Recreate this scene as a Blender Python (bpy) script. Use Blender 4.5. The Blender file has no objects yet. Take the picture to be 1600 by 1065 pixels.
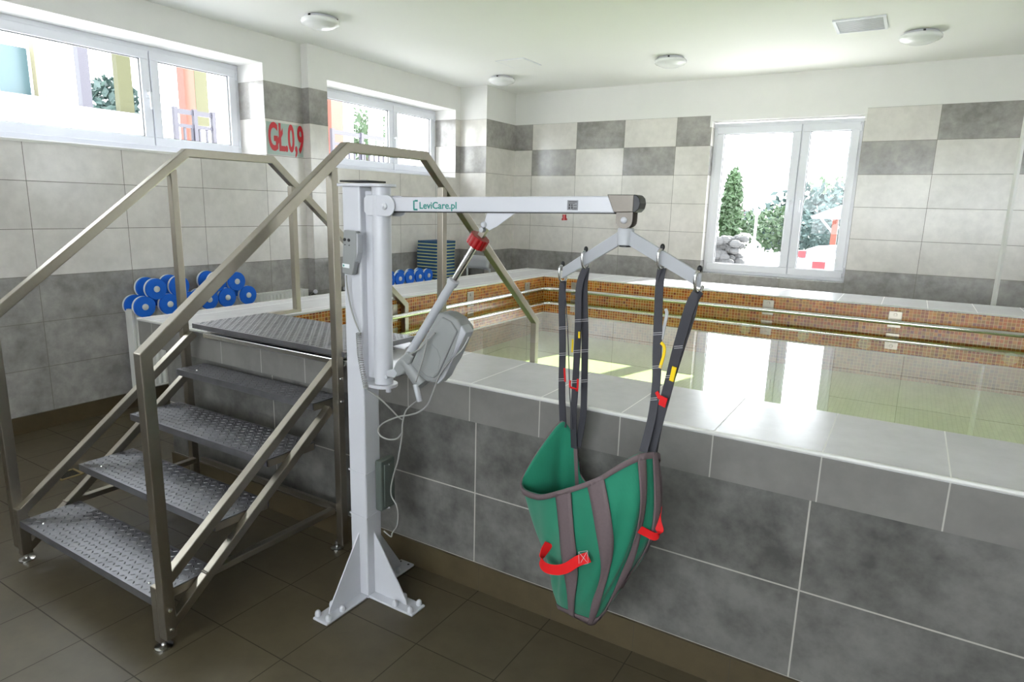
import bpy, bmesh, math, random
from mathutils import Vector, Matrix
random.seed(7)
C = bpy.data.collections.new('scene'); bpy.context.scene.collection.children.link(C)
SC = bpy.context.scene
# ------------------------------------------------------------------ camera
F_PX, YAW, PITCH, ROLL, EYE = 1007.89, -0.54611, -0.20397, 0.02597, Vector((0, 0, 1.5272))
cy, sy, cp, sp, cr, sr = math.cos(YAW), math.sin(YAW), math.cos(PITCH), math.sin(PITCH), math.cos(ROLL), math.sin(ROLL)
FWD = Vector((sy*cp, cy*cp, sp)); r0 = Vector((cy, -sy, 0)); u0 = r0.cross(FWD)
RGT = cr*r0 + sr*u0; UPV = -sr*r0 + cr*u0
cam = bpy.data.cameras.new('camera'); camo = bpy.data.objects.new('camera', cam); C.objects.link(camo)
cam.sensor_width = 36; cam.lens = F_PX*36/1600; cam.clip_start = 0.02; cam.clip_end = 300
m = Matrix((RGT, UPV, -FWD)).transposed().to_4x4(); m.translation = EYE
camo.matrix_world = m; SC.camera = camo
# ------------------------------------------------------------------ world, sun, exposure
W = bpy.data.worlds.new('sky'); SC.world = W; W.use_nodes = True
bg = W.node_tree.nodes['Background']; bg.inputs[0].default_value = (0.91, 0.93, 1.0, 1); bg.inputs[1].default_value = 8.0
sl = bpy.data.lights.new('sun', 'SUN'); sl.energy = 28; sl.angle = math.radians(0.6); sl.color = (1, .97, .92)
so = bpy.data.objects.new('sun', sl); C.objects.link(so)
so.rotation_euler = Vector((-0.26, -0.95, -0.62)).to_track_quat('-Z', 'Y').to_euler(); so.location = (6, 20, 18)
SC.view_settings.view_transform = 'Standard'; SC.view_settings.look = 'None'; SC.view_settings.gamma = 1
SC.view_settings.use_curve_mapping = False; SC.view_settings.exposure = 0.55
SC.cycles.max_bounces = 10; SC.cycles.diffuse_bounces = 6; SC.cycles.glossy_bounces = 5; SC.cycles.transparent_max_bounces = 16
SC.cycles.sample_clamp_indirect = 8; SC.cycles.caustics_reflective = False; SC.cycles.caustics_refractive = False

def ray(x, y): return FWD + RGT*((x-800)/F_PX) - UPV*((y-532.5)/F_PX)
def at(x, y, ax, val):
    d = ray(x, y); return EYE + d*((val-EYE[ax])/d[ax])
# ------------------------------------------------------------------ measured levels
B = 0.1142; XL = -4.786; X2 = -4.70; X3 = -4.33; YS = 4.17; YP = 6.44; YB = 7.078; CE = 2.88
TOPT = B+2.4; ZC = .866; ZCB = .717; YC = 1.945; YI = 2.392; YF = 1.97; YBI = 5.70; YBO = 6.30; XLI = -3.11; XLO = -3.64
XPR = 3.0; ZW = .677; ZBOT = .30; XR = 4.0; YN = -2.4
# ================================================================== node helpers
class N:
    def __init__(s, name, rough=.5, metal=0., spec=.5):
        s.m = bpy.data.materials.new(name); s.m.use_nodes = True; s.t = s.m.node_tree; s.n = s.t.nodes; s.l = s.t.links
        s.b = s.n['Principled BSDF']; s.b.inputs['Roughness'].default_value = rough; s.b.inputs['Metallic'].default_value = metal
        s.b.inputs['Specular IOR Level'].default_value = spec
    def set(s, inp, v):
        if isinstance(v, bpy.types.NodeSocket): s.l.new(v, inp)
        else: inp.default_value = v
    def mth(s, op, a, b=0., c=0., clamp=False):
        n = s.n.new('ShaderNodeMath'); n.operation = op; n.use_clamp = clamp
        s.set(n.inputs[0], a); s.set(n.inputs[1], b); s.set(n.inputs[2], c); return n.outputs[0]
    def mix(s, f, a, b):
        n = s.n.new('ShaderNodeMix'); n.data_type = 'RGBA'; s.set(n.inputs[0], f)
        s.set(n.inputs[6], a if isinstance(a, bpy.types.NodeSocket) else (*a, 1)); s.set(n.inputs[7], b if isinstance(b, bpy.types.NodeSocket) else (*b, 1)); return n.outputs[2]
    def pos(s):
        g = s.n.new('ShaderNodeNewGeometry'); x = s.n.new('ShaderNodeSeparateXYZ'); s.l.new(g.outputs['Position'], x.inputs[0])
        k = s.n.new('ShaderNodeSeparateXYZ'); s.l.new(g.outputs['True Normal'], k.inputs[0]); return x.outputs, k.outputs, g.outputs['Position']
    def obj(s): return s.n.new('ShaderNodeTexCoord').outputs['Object']
    def noise(s, vec, scale, detail=4, rough=.55):
        n = s.n.new('ShaderNodeTexNoise'); s.l.new(vec, n.inputs['Vector']); n.inputs['Scale'].default_value = scale
        n.inputs['Detail'].default_value = detail; n.inputs['Roughness'].default_value = rough; return n.outputs['Fac']
    def ramp(s, v, stops):
        n = s.n.new('ShaderNodeValToRGB'); s.l.new(v, n.inputs[0]); e = n.color_ramp.elements
        while len(e) < len(stops): e.new(.5)
        for q, (p, c) in zip(e, stops): q.position = p; q.color = (*c, 1)
        return n.outputs[0]
    def white(s, a, b, c=0.):
        v = s.n.new('ShaderNodeCombineXYZ'); s.set(v.inputs[0], a); s.set(v.inputs[1], b); s.set(v.inputs[2], c)
        n = s.n.new('ShaderNodeTexWhiteNoise'); s.l.new(v.outputs[0], n.inputs['Vector']); return n.outputs['Value']
    def bump(s, h, strength=.3, dist=.01):
        n = s.n.new('ShaderNodeBump'); s.l.new(h, n.inputs['Height']); n.inputs['Strength'].default_value = strength
        n.inputs['Distance'].default_value = dist; s.l.new(n.outputs[0], s.b.inputs['Normal'])
    def col(s, c): s.set(s.b.inputs['Base Color'], c if isinstance(c, bpy.types.NodeSocket) else (*c, 1)); return s.m
    def groove(s, u, size, w):  # 1 inside a joint of width w on a grid of that size
        f = s.mth('FRACT', s.mth('DIVIDE', u, size)); d = s.mth('MINIMUM', f, s.mth('SUBTRACT', 1., f)); return s.mth('LESS_THAN', d, w/size/2)
def lin(r, g, b): return tuple(((c/255)/12.92 if c <= 10 else ((c/255+.055)/1.055)**2.4) for c in (r, g, b))
def plain(name, rgb, rough=.5, metal=0., var=.06, scale=20, spec=.5):
    k = N(name, rough, metal, spec); v = k.noise(k.obj(), scale)
    return k.col(k.mix(v, tuple(c*(1-var) for c in rgb), tuple(min(1, c*(1+var)) for c in rgb)))
LIGHT_T, DARK_T, GROUT = lin(222, 218, 212), lin(160, 157, 153), lin(116, 112, 102)
def mottled(k, p, base, amt=.22, s=3.):
    a = k.noise(p, s, 6, .62); b = k.noise(p, s*5, 4, .6); v = k.mth('ADD', k.mth('MULTIPLY', a, .65), k.mth('MULTIPLY', b, .35))
    v = k.mth('MULTIPLY_ADD', k.mth('SUBTRACT', v, .5), 3.9, .5, clamp=True)
    return v
def wall_mat(name, uy, ux, py, px_, usy=.6, usx=.594, clear=None):
    """grey 60x30 tiles up to TOPT with white plaster above; u runs along the wall"""
    k = N(name, .22); X, Nn, P = k.pos()
    isx = k.mth('GREATER_THAN', k.mth('ABSOLUTE', Nn[0]), .5)
    uu = k.mth('DIVIDE', k.mth('SUBTRACT', X[1], uy), usy); ux2 = k.mth('DIVIDE', k.mth('SUBTRACT', X[0], ux), usx)
    u = k.mth('ADD', k.mth('MULTIPLY', isx, uu), k.mth('MULTIPLY', k.mth('SUBTRACT', 1., isx), ux2))
    par = k.mth('ADD', k.mth('MULTIPLY', isx, py), k.mth('MULTIPLY', k.mth('SUBTRACT', 1., isx), px_))
    v = k.mth('DIVIDE', k.mth('SUBTRACT', X[2], B), .3)
    row, colm = k.mth('FLOOR', v), k.mth('FLOOR', u)
    low = k.mth('LESS_THAN', row, 2.5); hi = k.mth('GREATER_THAN', row, 5.5)
    chk = k.mth('GREATER_THAN', k.mth('FRACT', k.mth('MULTIPLY', k.mth('ADD', k.mth('ADD', row, colm), par), .5)), .25)
    dark = k.mth('MAXIMUM', low, k.mth('MULTIPLY', hi, chk))
    mo = mottled(k, P, None)
    tone = k.mth('MULTIPLY_ADD', k.white(row, colm), .10, .95)
    lt = k.mix(mo, tuple(c*.88 for c in LIGHT_T), tuple(c*1.06 for c in LIGHT_T)); dk = k.mix(mo, tuple(c*.68 for c in DARK_T), tuple(c*1.22 for c in DARK_T))
    c = k.mix(dark, lt, dk)
    mm = k.n.new('ShaderNodeMix'); mm.data_type = 'RGBA'; mm.blend_type = 'MULTIPLY'; mm.inputs[0].default_value = 1
    k.l.new(c, mm.inputs[6]); cc = k.n.new('ShaderNodeCombineColor'); [k.l.new(tone, cc.inputs[i]) for i in range(3)]; k.l.new(cc.outputs[0], mm.inputs[7])
    g = k.mth('MAXIMUM', k.groove(u, 1., .006), k.groove(v, 1., .012))
    c = k.mix(g, mm.outputs[2], GROUT)
    paint = k.mth('GREATER_THAN', X[2], TOPT)
    if clear:
        a_ = k.mth('MULTIPLY', k.mth('GREATER_THAN', X[0], clear[0]), k.mth('LESS_THAN', X[0], clear[1])); paint = k.mth('MAXIMUM', paint, k.mth('MULTIPLY', a_, k.mth('GREATER_THAN', X[2], clear[2])))
    pn = k.noise(P, 6); c = k.mix(paint, c, k.mix(pn, lin(226, 225, 222), lin(233, 232, 229)))
    k.l.new(k.mth('MAXIMUM', k.mth('MULTIPLY', paint, .8), k.mth('MULTIPLY_ADD', g, .5, .17)), k.b.inputs['Roughness'])
    k.bump(k.mth('MULTIPLY', k.mth('MULTIPLY', g, -1.), k.mth('SUBTRACT', 1., paint)), .5, .002)
    return k.col(c)
M = {}
M['wall1'] = wall_mat('grey wall tiles and white plaster', 1.9527, -4.0826, 1., 0.)
M['wall2'] = wall_mat('grey wall tiles second bay', 4.77, -4.40, 1., 1.)
M['wallp'] = wall_mat('grey wall tiles pier', 6.44, -4.75, 0., 1., .7, .5)
M['wallb'] = wall_mat('grey wall tiles back', 1.9527, -4.0826, 1., 1., clear=(-1.95, -.505, 2.4))
M['paint'] = plain('white plaster', lin(228, 227, 224), .8, var=.02, scale=3)
M['ceil'] = plain('ceiling paint', lin(244, 244, 241), .85, var=.015, scale=2)
def grid_mat(name, base, su, sv, ou, ov, gw, rough, grout, lo=.7, hi=1.25, sc=3., tonev=.12, vaxis=None):
    k = N(name, rough); X, Nn, P = k.pos()
    fz = k.mth('GREATER_THAN', k.mth('ABSOLUTE', Nn[2]), .5); fx = k.mth('GREATER_THAN', k.mth('ABSOLUTE', Nn[0]), .5)
    # horizontal faces use X,Y ; X faces use Y,Z ; Y faces use X,Z
    u = k.mth('ADD', k.mth('MULTIPLY', fx, X[1]), k.mth('MULTIPLY', k.mth('SUBTRACT', 1., fx), X[0])); u = k.mth('SUBTRACT', u, ou)
    v = k.mth('ADD', k.mth('MULTIPLY', fz, X[1]), k.mth('MULTIPLY', k.mth('SUBTRACT', 1., fz), X[2])); v = k.mth('SUBTRACT', v, ov)
    mo = mottled(k, P, None, s=sc); c = k.mix(mo, tuple(q*lo for q in base), tuple(q*hi for q in base))
    tone = k.white(k.mth('FLOOR', k.mth('DIVIDE', u, su)), k.mth('FLOOR', k.mth('DIVIDE', v, sv)))
    c = k.mix(k.mth('MULTIPLY', tone, tonev), c, tuple(q*.5 for q in base))
    g = k.mth('MAXIMUM', k.groove(u, su, gw), k.groove(v, sv, gw))
    c = k.mix(g, c, grout); k.l.new(k.mth('MULTIPLY_ADD', g, .3, rough), k.b.inputs['Roughness'])
    k.bump(k.mth('MULTIPLY', g, -1.), .4, .002); return k.col(c)
M['floor'] = grid_mat('brown floor tiles', lin(84, 76, 58), .33, .315, -1.98, -.005, .004, .42, lin(52, 46, 36), .78, 1.15, 2.5)
M['skirt'] = grid_mat('brown skirting tiles', lin(80, 70, 50), .33, .9, -1.98, -.3, .003, .45, lin(80, 74, 62), .8, 1.15)
M['curb'] = grid_mat('dark concrete tiles', lin(104, 103, 99), 1.1935, .3, -1.351, B, .005, .5, lin(176, 173, 164), .48, 1.4, 3.2)
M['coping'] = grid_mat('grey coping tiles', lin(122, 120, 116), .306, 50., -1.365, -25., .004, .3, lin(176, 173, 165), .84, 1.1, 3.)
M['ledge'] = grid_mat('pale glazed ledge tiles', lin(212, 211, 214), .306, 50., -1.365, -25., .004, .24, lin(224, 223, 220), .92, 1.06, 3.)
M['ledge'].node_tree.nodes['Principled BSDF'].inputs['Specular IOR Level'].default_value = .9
def mosaic(name, cols, grout, s=.025, gw=.0032):
    k = N(name, .25); X, Nn, P = k.pos()
    fz = k.mth('GREATER_THAN', k.mth('ABSOLUTE', Nn[2]), .5); fx = k.mth('GREATER_THAN', k.mth('ABSOLUTE', Nn[0]), .5)
    u = k.mth('ADD', k.mth('MULTIPLY', fx, X[1]), k.mth('MULTIPLY', k.mth('SUBTRACT', 1., fx), X[0]))
    v = k.mth('ADD', k.mth('MULTIPLY', fz, X[1]), k.mth('MULTIPLY', k.mth('SUBTRACT', 1., fz), k.mth('SUBTRACT', X[2], ZC)))
    w = k.white(k.mth('FLOOR', k.mth('DIVIDE', u, s)), k.mth('FLOOR', k.mth('DIVIDE', v, s)))
    c = k.ramp(w, cols); c.node.color_ramp.interpolation = 'CONSTANT'
    g = k.mth('MAXIMUM', k.groove(u, s, gw), k.groove(v, s, gw)); c = k.mix(g, c, grout); return k.col(c)
M['mosaic'] = mosaic('amber glass mosaic', [(0, lin(178, 92, 22)), (.3, lin(160, 104, 30)), (.55, lin(148, 70, 18)), (.75, lin(190, 122, 44)), (.9, lin(126, 50, 14))], lin(222, 190, 130))
M['basin'] = mosaic('pale basin mosaic', [(0, lin(222, 224, 205)), (.5, lin(216, 220, 200)), (.8, lin(226, 228, 210))], lin(196, 200, 176))
def front_only(k):
    g = k.n.new('ShaderNodeNewGeometry'); return k.mth('SUBTRACT', 1., g.outputs['Backfacing'])
def water():
    k = N('greenish pool water'); k.n.remove(k.b); o = k.n['Material Output']
    tr = k.n.new('ShaderNodeBsdfTransparent'); tr.inputs[0].default_value = (.76, .87, .60, 1)
    gl = k.n.new('ShaderNodeBsdfGlossy'); gl.inputs['Roughness'].default_value = 0.0; gl.inputs[0].default_value = (1, 1, 1, 1)
    fr = k.n.new('ShaderNodeFresnel'); fr.inputs[0].default_value = 1.36
    nz = k.noise(k.obj(), 3.0, 1, .4); bp = k.n.new('ShaderNodeBump'); bp.inputs['Strength'].default_value = .02; bp.inputs['Distance'].default_value = .02
    k.l.new(nz, bp.inputs['Height']); k.l.new(bp.outputs[0], gl.inputs['Normal'])
    mx = k.n.new('ShaderNodeMixShader'); k.l.new(k.mth('MULTIPLY', k.mth('MULTIPLY', fr.outputs[0], 1.9, clamp=True), front_only(k)), mx.inputs[0]); k.l.new(tr.outputs[0], mx.inputs[1]); k.l.new(gl.outputs[0], mx.inputs[2])
    k.l.new(mx.outputs[0], o.inputs[0]); return k.m
M['water'] = water()
def glass():
    k = N('window glass'); k.n.remove(k.b); o = k.n['Material Output']
    tr = k.n.new('ShaderNodeBsdfTransparent'); tr.inputs[0].default_value = (.95, .97, .96, 1)
    gl = k.n.new('ShaderNodeBsdfGlossy'); gl.inputs['Roughness'].default_value = 0.0
    fr = k.n.new('ShaderNodeFresnel'); fr.inputs[0].default_value = 1.45
    mx = k.n.new('ShaderNodeMixShader'); k.l.new(k.mth('MULTIPLY', fr.outputs[0], front_only(k)), mx.inputs[0]); k.l.new(tr.outputs[0], mx.inputs[1]); k.l.new(gl.outputs[0], mx.inputs[2])
    k.l.new(mx.outputs[0], o.inputs[0]); return k.m
M['glass'] = glass()
def steel(name, rgb, rough, aniso=60):
    k = N(name, rough, 1.0); P = k.obj(); v = k.noise(P, 9, 5, .6); w = k.noise(P, aniso, 3)
    k.l.new(k.mth('MULTIPLY_ADD', v, .25, rough-.1), k.b.inputs['Roughness'])
    return k.col(k.mix(k.mth('MULTIPLY_ADD', w, .5, .25), tuple(c*.8 for c in rgb), rgb))
M['steel'] = steel('brushed stainless steel', lin(172, 166, 153), .33)
M['chrome'] = steel('polished steel', lin(225, 225, 222), .18)
M['zinc'] = steel('dull grey steel', lin(118, 113, 106), .42)
def treadplate():
    k = N('diamond tread plate', .42, .85); X, Nn, P = k.pos(); 
    v = k.noise(P, 14, 4)
    return k.col(k.mix(v, lin(112, 112, 116), lin(146, 146, 150)))
M['tread'] = treadplate()
M['white'] = plain('white powder coat', lin(198, 199, 204), .3, var=.02)
M['pvc'] = plain('white window plastic', lin(226, 228, 234), .35, var=.015)
M['trimw'] = plain('white trim strip', lin(222, 222, 216), .3, var=.02)
M['grey'] = plain('grey housing plastic', lin(138, 140, 139), .42, var=.03)
M['greyl'] = plain('light grey plastic', lin(176, 178, 182), .4, var=.03)
M['greyd'] = plain('dark grey plastic', lin(108, 110, 110), .45, var=.03)
M['black'] = plain('black plastic', lin(22, 22, 24), .4)
M['red'] = plain('red plastic', lin(150, 12, 16), .35)
M['redstrap'] = plain('red webbing', lin(215, 8, 14), .7)
M['redsign'] = plain('red sign lettering', lin(196, 22, 34), .35)
M['signback'] = plain('clear greenish sign sheet', lin(168, 184, 176), .15, var=.02)
M['teal'] = plain('teal lettering', lin(14, 128, 116), .4)
M['blue'] = plain('blue foam', lin(4, 100, 208), .7, var=.1, scale=60)
M['navy'] = plain('navy foam', lin(34, 78, 122), .75, var=.1)
M['lime'] = plain('pale yellow foam', lin(196, 204, 146), .75)
M['foamw'] = plain('white foam', lin(222, 226, 228), .7)
M['hub'] = plain('pale grey hub', lin(205, 208, 206), .4)
M['rad'] = plain('white radiator enamel', lin(225, 225, 220), .3, var=.02)
M['ctrl'] = plain('grey green control box', lin(84, 92, 86), .5)
M['label'] = plain('grey data label', lin(120, 120, 124), .4)
M['lamp'] = plain('opal lamp cover', lin(235, 236, 236), .25, var=.01)
M['strap'] = plain('black webbing', lin(52, 52, 58), .6, var=.15, scale=90)
M['band'] = plain('taupe webbing', lin(104, 90, 92), .75, var=.12, scale=120)
M['stitch'] = plain('white stitching', lin(190, 190, 190), .7)
M['yellow'] = plain('yellow webbing', lin(240, 205, 10), .6)
M['cord'] = plain('grey cable', lin(150, 150, 146), .5)
M['beige'] = plain('beige pool step tile', lin(200, 190, 172), .4)
def mesh_fabric():
    k = N('green mesh fabric', .75); P = k.obj(); w = k.n.new('ShaderNodeTexWave'); w.inputs['Scale'].default_value = 160; k.l.new(P, w.inputs['Vector'])
    v = k.noise(P, 7, 4); k.bump(w.outputs['Fac'], .25, .001); k.b.inputs['Sheen Weight'].default_value = .15
    return k.col(k.mix(v, lin(10, 106, 80), lin(24, 136, 104)))
M['green'] = mesh_fabric()
# outdoors
M['facade'] = plain('white render', lin(215, 215, 210), .8); M['asphalt'] = plain('pale pavement', lin(204, 203, 203), .9)
M['leaf'] = plain('leaves', (.02, .045, .04), .6, var=.6, scale=.8); M['leafl'] = plain('light leaves', (.03, .06, .022), .6, var=.6, scale=.8)
M['leafr'] = plain('reddish leaves', (.07, .03, .035), .6, var=.5, scale=.8)
M['bark'] = plain('bark', (.03, .022, .015), .9); M['orange'] = plain('orange red painted post', (.12, .022, .008), .6)
M['darkmetal'] = plain('dark metal', (.02, .018, .03), .5); M['roof'] = plain('pale roof', lin(200, 205, 215), .7)
M['cream'] = plain('cream post', (.11, .10, .06), .7); M['stone'] = plain('grey stone', (.05, .05, .05), .9, var=.5, scale=3)
M['carw'] = plain('silver car paint', (.16, .18, .2), .25); M['carr'] = plain('red tail light', (.12, .005, .012), .3); M['card'] = plain('dark car glass', (.012, .02, .03), .15)
M['olive'] = plain('olive panel', (.05, .05, .02), .8); M['cyan'] = plain('pale blue panel', (.05, .085, .095), .3)
# ================================================================== mesh helpers
def link(name, me, parent=None, mat=None):
    o = bpy.data.objects.new(name, me); C.objects.link(o)
    if mat: me.materials.append(M[mat] if isinstance(mat, str) else mat)
    if parent: o.parent = parent
    return o
def tag(o, label=None, cat=None, group=None, kind=None):
    for k_, v_ in (('label', label), ('category', cat), ('group', group), ('kind', kind)):
        if v_: o[k_] = v_
    return o
def thing(name, label, cat, loc=(0, 0, 0), group=None, rz=0):
    o = bpy.data.objects.new(name, None); C.objects.link(o); o.empty_display_size = .05; o.location = loc; o.rotation_euler = (0, 0, rz)
    return tag(o, label, cat, group)
class MB:
    def __init__(s): s.b = bmesh.new(); s.bev = 0
    def box(s, x0, x1, y0, y1, z0, z1, mt=None):
        vs = [Vector((x, y, z)) for x in (x0, x1) for y in (y0, y1) for z in (z0, z1)]
        if mt: vs = [mt @ v for v in vs]
        v = [s.b.verts.new(q) for q in vs]
        for f in ((0, 1, 3, 2), (4, 6, 7, 5), (0, 4, 5, 1), (2, 3, 7, 6), (0, 2, 6, 4), (1, 5, 7, 3)): s.b.faces.new([v[i] for i in f])
        return s
    def prism(s, pts, off):  # polygon (3D pts) extruded by vector off
        off = Vector(off); a = [s.b.verts.new(Vector(p)) for p in pts]; b = [s.b.verts.new(Vector(p)+off) for p in pts]; n = len(pts)
        s.b.faces.new(a); s.b.faces.new(b[::-1])
        for i in range(n): s.b.faces.new((a[i], b[i], b[(i+1) % n], a[(i+1) % n]))
        return s
    def lathe(s, prof, c=(0, 0, 0), axis='Z', seg=32):
        c = Vector(c); ring = []
        R_ = {'Z': Matrix.Identity(3), 'X': Matrix(((0, 0, 1), (0, 1, 0), (-1, 0, 0))), 'Y': Matrix(((1, 0, 0), (0, 0, 1), (0, -1, 0)))}[axis] if isinstance(axis, str) else Vector((0, 0, 1)).rotation_difference(Vector(axis)).to_matrix()
        for r, h in prof:
            if r < 1e-6: ring.append([s.b.verts.new(c + R_ @ Vector((0, 0, h)))])
            else: ring.append([s.b.verts.new(c + R_ @ Vector((r*math.cos(2*math.pi*i/seg), r*math.sin(2*math.pi*i/seg), h))) for i in range(seg)])
        for a, b in zip(ring, ring[1:]):
            for i in range(seg):
                j = (i+1) % seg
                if len(a) == 1 and len(b) == 1: continue
                if len(a) == 1: s.b.faces.new((a[0], b[j], b[i]))
                elif len(b) == 1: s.b.faces.new((a[i], a[j], b[0]))
                else: s.b.faces.new((a[i], a[j], b[j], b[i]))
        if len(ring[0]) > 1: s.b.faces.new(ring[0])
        if len(ring[-1]) > 1: s.b.faces.new(ring[-1][::-1])
        return s
    def cyl(s, p0, p1, r, seg=24, r1=None):
        p0, p1 = Vector(p0), Vector(p1); d = p1-p0
        return s.lathe([(r, 0), (r if r1 is None else r1, d.length)], p0, tuple(d.normalized()), seg)
    def tube(s, pts, r, seg=8, closed=False):
        pts = [Vector(p) for p in pts]; n = len(pts); rings = []
        up = Vector((0, 0, 1)); t0 = (pts[1]-pts[0]).normalized()
        nrm = t0.orthogonal().normalized()
        for i, p in enumerate(pts):
            t = (pts[min(i+1, n-1)]-pts[max(i-1, 0)]).normalized()
            nrm = (nrm - t*nrm.dot(t)).normalized(); bn = t.cross(nrm)
            rr = r[i] if isinstance(r, (list, tuple)) else r
            rings.append([s.b.verts.new(p + rr*(nrm*math.cos(2*math.pi*k/seg)+bn*math.sin(2*math.pi*k/seg))) for k in range(seg)])
        for a, b in zip(rings, rings[1:]):
            for k in range(seg): s.b.faces.new((a[k], a[(k+1) % seg], b[(k+1) % seg], b[k]))
        s.b.faces.new(rings[0][::-1]); s.b.faces.new(rings[-1]); return s
    def sq_yz(s, pts, w, xc):  # square tube along a path in the YZ plane with mitred corners
        n = len(pts); P = [Vector(p) for p in pts]; Lf, Rt = [], []
        for i in range(n):
            d0 = (P[i]-P[i-1]).normalized() if i else (P[1]-P[0]).normalized(); d1 = (P[i+1]-P[i]).normalized() if i < n-1 else d0
            n0, n1 = Vector((-d0.y, d0.x)), Vector((-d1.y, d1.x)); mi = (n0+n1).normalized(); k_ = (w/2)/max(.3, mi.dot(n0))
            Lf.append(P[i]+mi*k_); Rt.append(P[i]-mi*k_)
        x0, x1 = xc-w/2, xc+w/2
        R4 = [[s.b.verts.new((x, q.x, q.y)) for x, q in ((x0, a), (x1, a), (x1, b), (x0, b))] for a, b in zip(Lf, Rt)]
        for a, b in zip(R4, R4[1:]):
            for k in range(4): s.b.faces.new((a[k], a[(k+1) % 4], b[(k+1) % 4], b[k]))
        s.b.faces.new(R4[0][::-1]); s.b.faces.new(R4[-1]); return s
    def grid(s, rows, closed=False):
        V_ = [[s.b.verts.new(p) for p in r] for r in rows]
        for a, b in zip(V_, V_[1:]):
            n = len(a)
            for k in range(n if closed else n-1): s.b.faces.new((a[k], a[(k+1) % n], b[(k+1) % n], b[k]))
        return V_
    def ribbon(s, pts, wv, w, th=.003):  # band following pts; wv = width direction (vector or list)
        pts = [Vector(p) for p in pts]; n = len(pts)
        rows = []
        for i, p in enumerate(pts):
            t = (pts[min(i+1, n-1)]-pts[max(i-1, 0)]).normalized(); q = Vector(wv[i]) if isinstance(wv, list) else Vector(wv)
            q = (q - t*q.dot(t)).normalized(); nn = t.cross(q)*th/2; q = q*w/2
            rows.append([s.b.verts.new(v) for v in (p-q-nn, p+q-nn, p+q+nn, p-q+nn)])
        for a, b in zip(rows, rows[1:]):
            for k in range(4): s.b.faces.new((a[k], a[(k+1) % 4], b[(k+1) % 4], b[k]))
        s.b.faces.new(rows[0][::-1]); s.b.faces.new(rows[-1]); return s
    def ball(s, c, r, sq=(1, 1, 1), seg=12):
        prof = [(r*math.sin(math.pi*i/seg), -r*math.cos(math.pi*i/seg)) for i in range(seg+1)]; prof[0] = (0, -r); prof[-1] = (0, r)
        n0 = len(s.b.verts); s.lathe(prof, (0, 0, 0), 'Z', seg*2); s.b.verts.ensure_lookup_table()
        for v in s.b.verts[n0:]: v.co = Vector((v.co.x*sq[0], v.co.y*sq[1], v.co.z*sq[2])) + Vector(c)
        return s
    def build(s, name, mat, parent=None, smooth=False, bev=0, seg=2):
        bmesh.ops.recalc_face_normals(s.b, faces=s.b.faces)
        me = bpy.data.meshes.new(name); s.b.to_mesh(me); s.b.free()
        o = link(name, me, parent, mat)
        if parent and parent.type == 'EMPTY':
            inv = (Matrix.Translation(parent.location) @ Matrix.Rotation(parent.rotation_euler.z, 4, 'Z')).inverted(); me.transform(inv)
        elif parent and parent.parent:
            pp = parent.parent; inv = (Matrix.Translation(pp.location) @ Matrix.Rotation(pp.rotation_euler.z, 4, 'Z')).inverted(); me.transform(inv)
        if bev:
            md = o.modifiers.new('bevel', 'BEVEL'); md.width = bev; md.segments = seg; md.limit_method = 'ANGLE'
        if smooth:
            for p in me.polygons: p.use_smooth = True
            if smooth == 'auto':
                md = o.modifiers.new('split', 'EDGE_SPLIT'); md.split_angle = math.radians(35)
        return o
def cat(pts, n=8, closed=False):  # Catmull-Rom
    P = [Vector(p) for p in pts]; N_ = len(P); out = []
    rng = range(N_ if closed else N_-1)
    for i in rng:
        a, b, c, d = (P[(i-1) % N_], P[i], P[(i+1) % N_], P[(i+2) % N_]) if closed else (P[max(i-1, 0)], P[i], P[i+1], P[min(i+2, N_-1)])
        for k in range(n):
            t = k/n; out.append(.5*((2*b)+(c-a)*t+(2*a-5*b+4*c-d)*t*t+(3*b-a-3*c+d)*t**3))
    if not closed: out.append(P[-1])
    return out
def structure(o): o['kind'] = 'structure'; return o
# ================================================================== THE ROOM
f = MB()
f.box(-5.4, XPR+.2+1.2, YN-.2, YF, -.2, 0); f.box(-5.4, -3.43, YF, YB+.3, -.2, 0); f.box(-3.43, XR+.3, 6.15, YB+.3, -.2, 0); f.box(XPR+.3, XR+.3, YF, 6.15, -.2, 0)
structure(f.build('floor', 'floor'))
structure(MB().box(-5.4, XR+.3, YN-.3, YB+.35, CE, CE+.25).build('ceiling', 'ceil'))
def holed(mb, ax, p0, p1, a0, a1, z0, z1, holes):
    """wall slab between planes p0,p1 on axis ax, spanning a0..a1 and z0..z1, with rectangular holes (a,b,z,z)"""
    def bx(a, b, c, d):
        if b-a < 1e-4 or d-c < 1e-4: return
        mb.box(p0, p1, a, b, c, d) if ax == 'X' else mb.box(a, b, p0, p1, c, d)
    cur = a0
    for (h0, h1, k0, k1) in sorted(holes):
        bx(cur, h0, z0, z1); bx(h0, h1, z0, k0); bx(h0, h1, k1, z1); cur = h1
    bx(cur, a1, z0, z1)
W_ADDED_R = [(5.4, 6.8, 1.5, 2.6)]  # unseen right wall opening, added to let in fill daylight
W_ADDED_F = [(-2.6, 2.2, 1.0, 2.6)]  # opening behind the camera, invented to brighten camera-facing sides
W_ADDED_L = (-2.0, .5, 1.862, 2.652)  # out-of-view left wall opening, added for more light from the left
W1 = (1.10, 3.765, 1.862, 2.652); W2 = (4.386, 6.345, 1.85, 2.616); W3 = (-1.93, -.52, .885, 2.46)
w = MB(); holed(w, 'X', XL-.45, XL, YN-.3, YS, 0, CE, [W_ADDED_L, W1]); wl = structure(w.build('wall_left', 'wall1'))
w = MB(); holed(w, 'X', XL-.45, X2, YS, YP, 0, CE, [W2]); structure(w.build('wall_left_bay', 'wall2'))
structure(MB().box(XL-.45, X3, YP, YB, 0, CE).build('wall_left_pier', 'wallp'))
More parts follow.
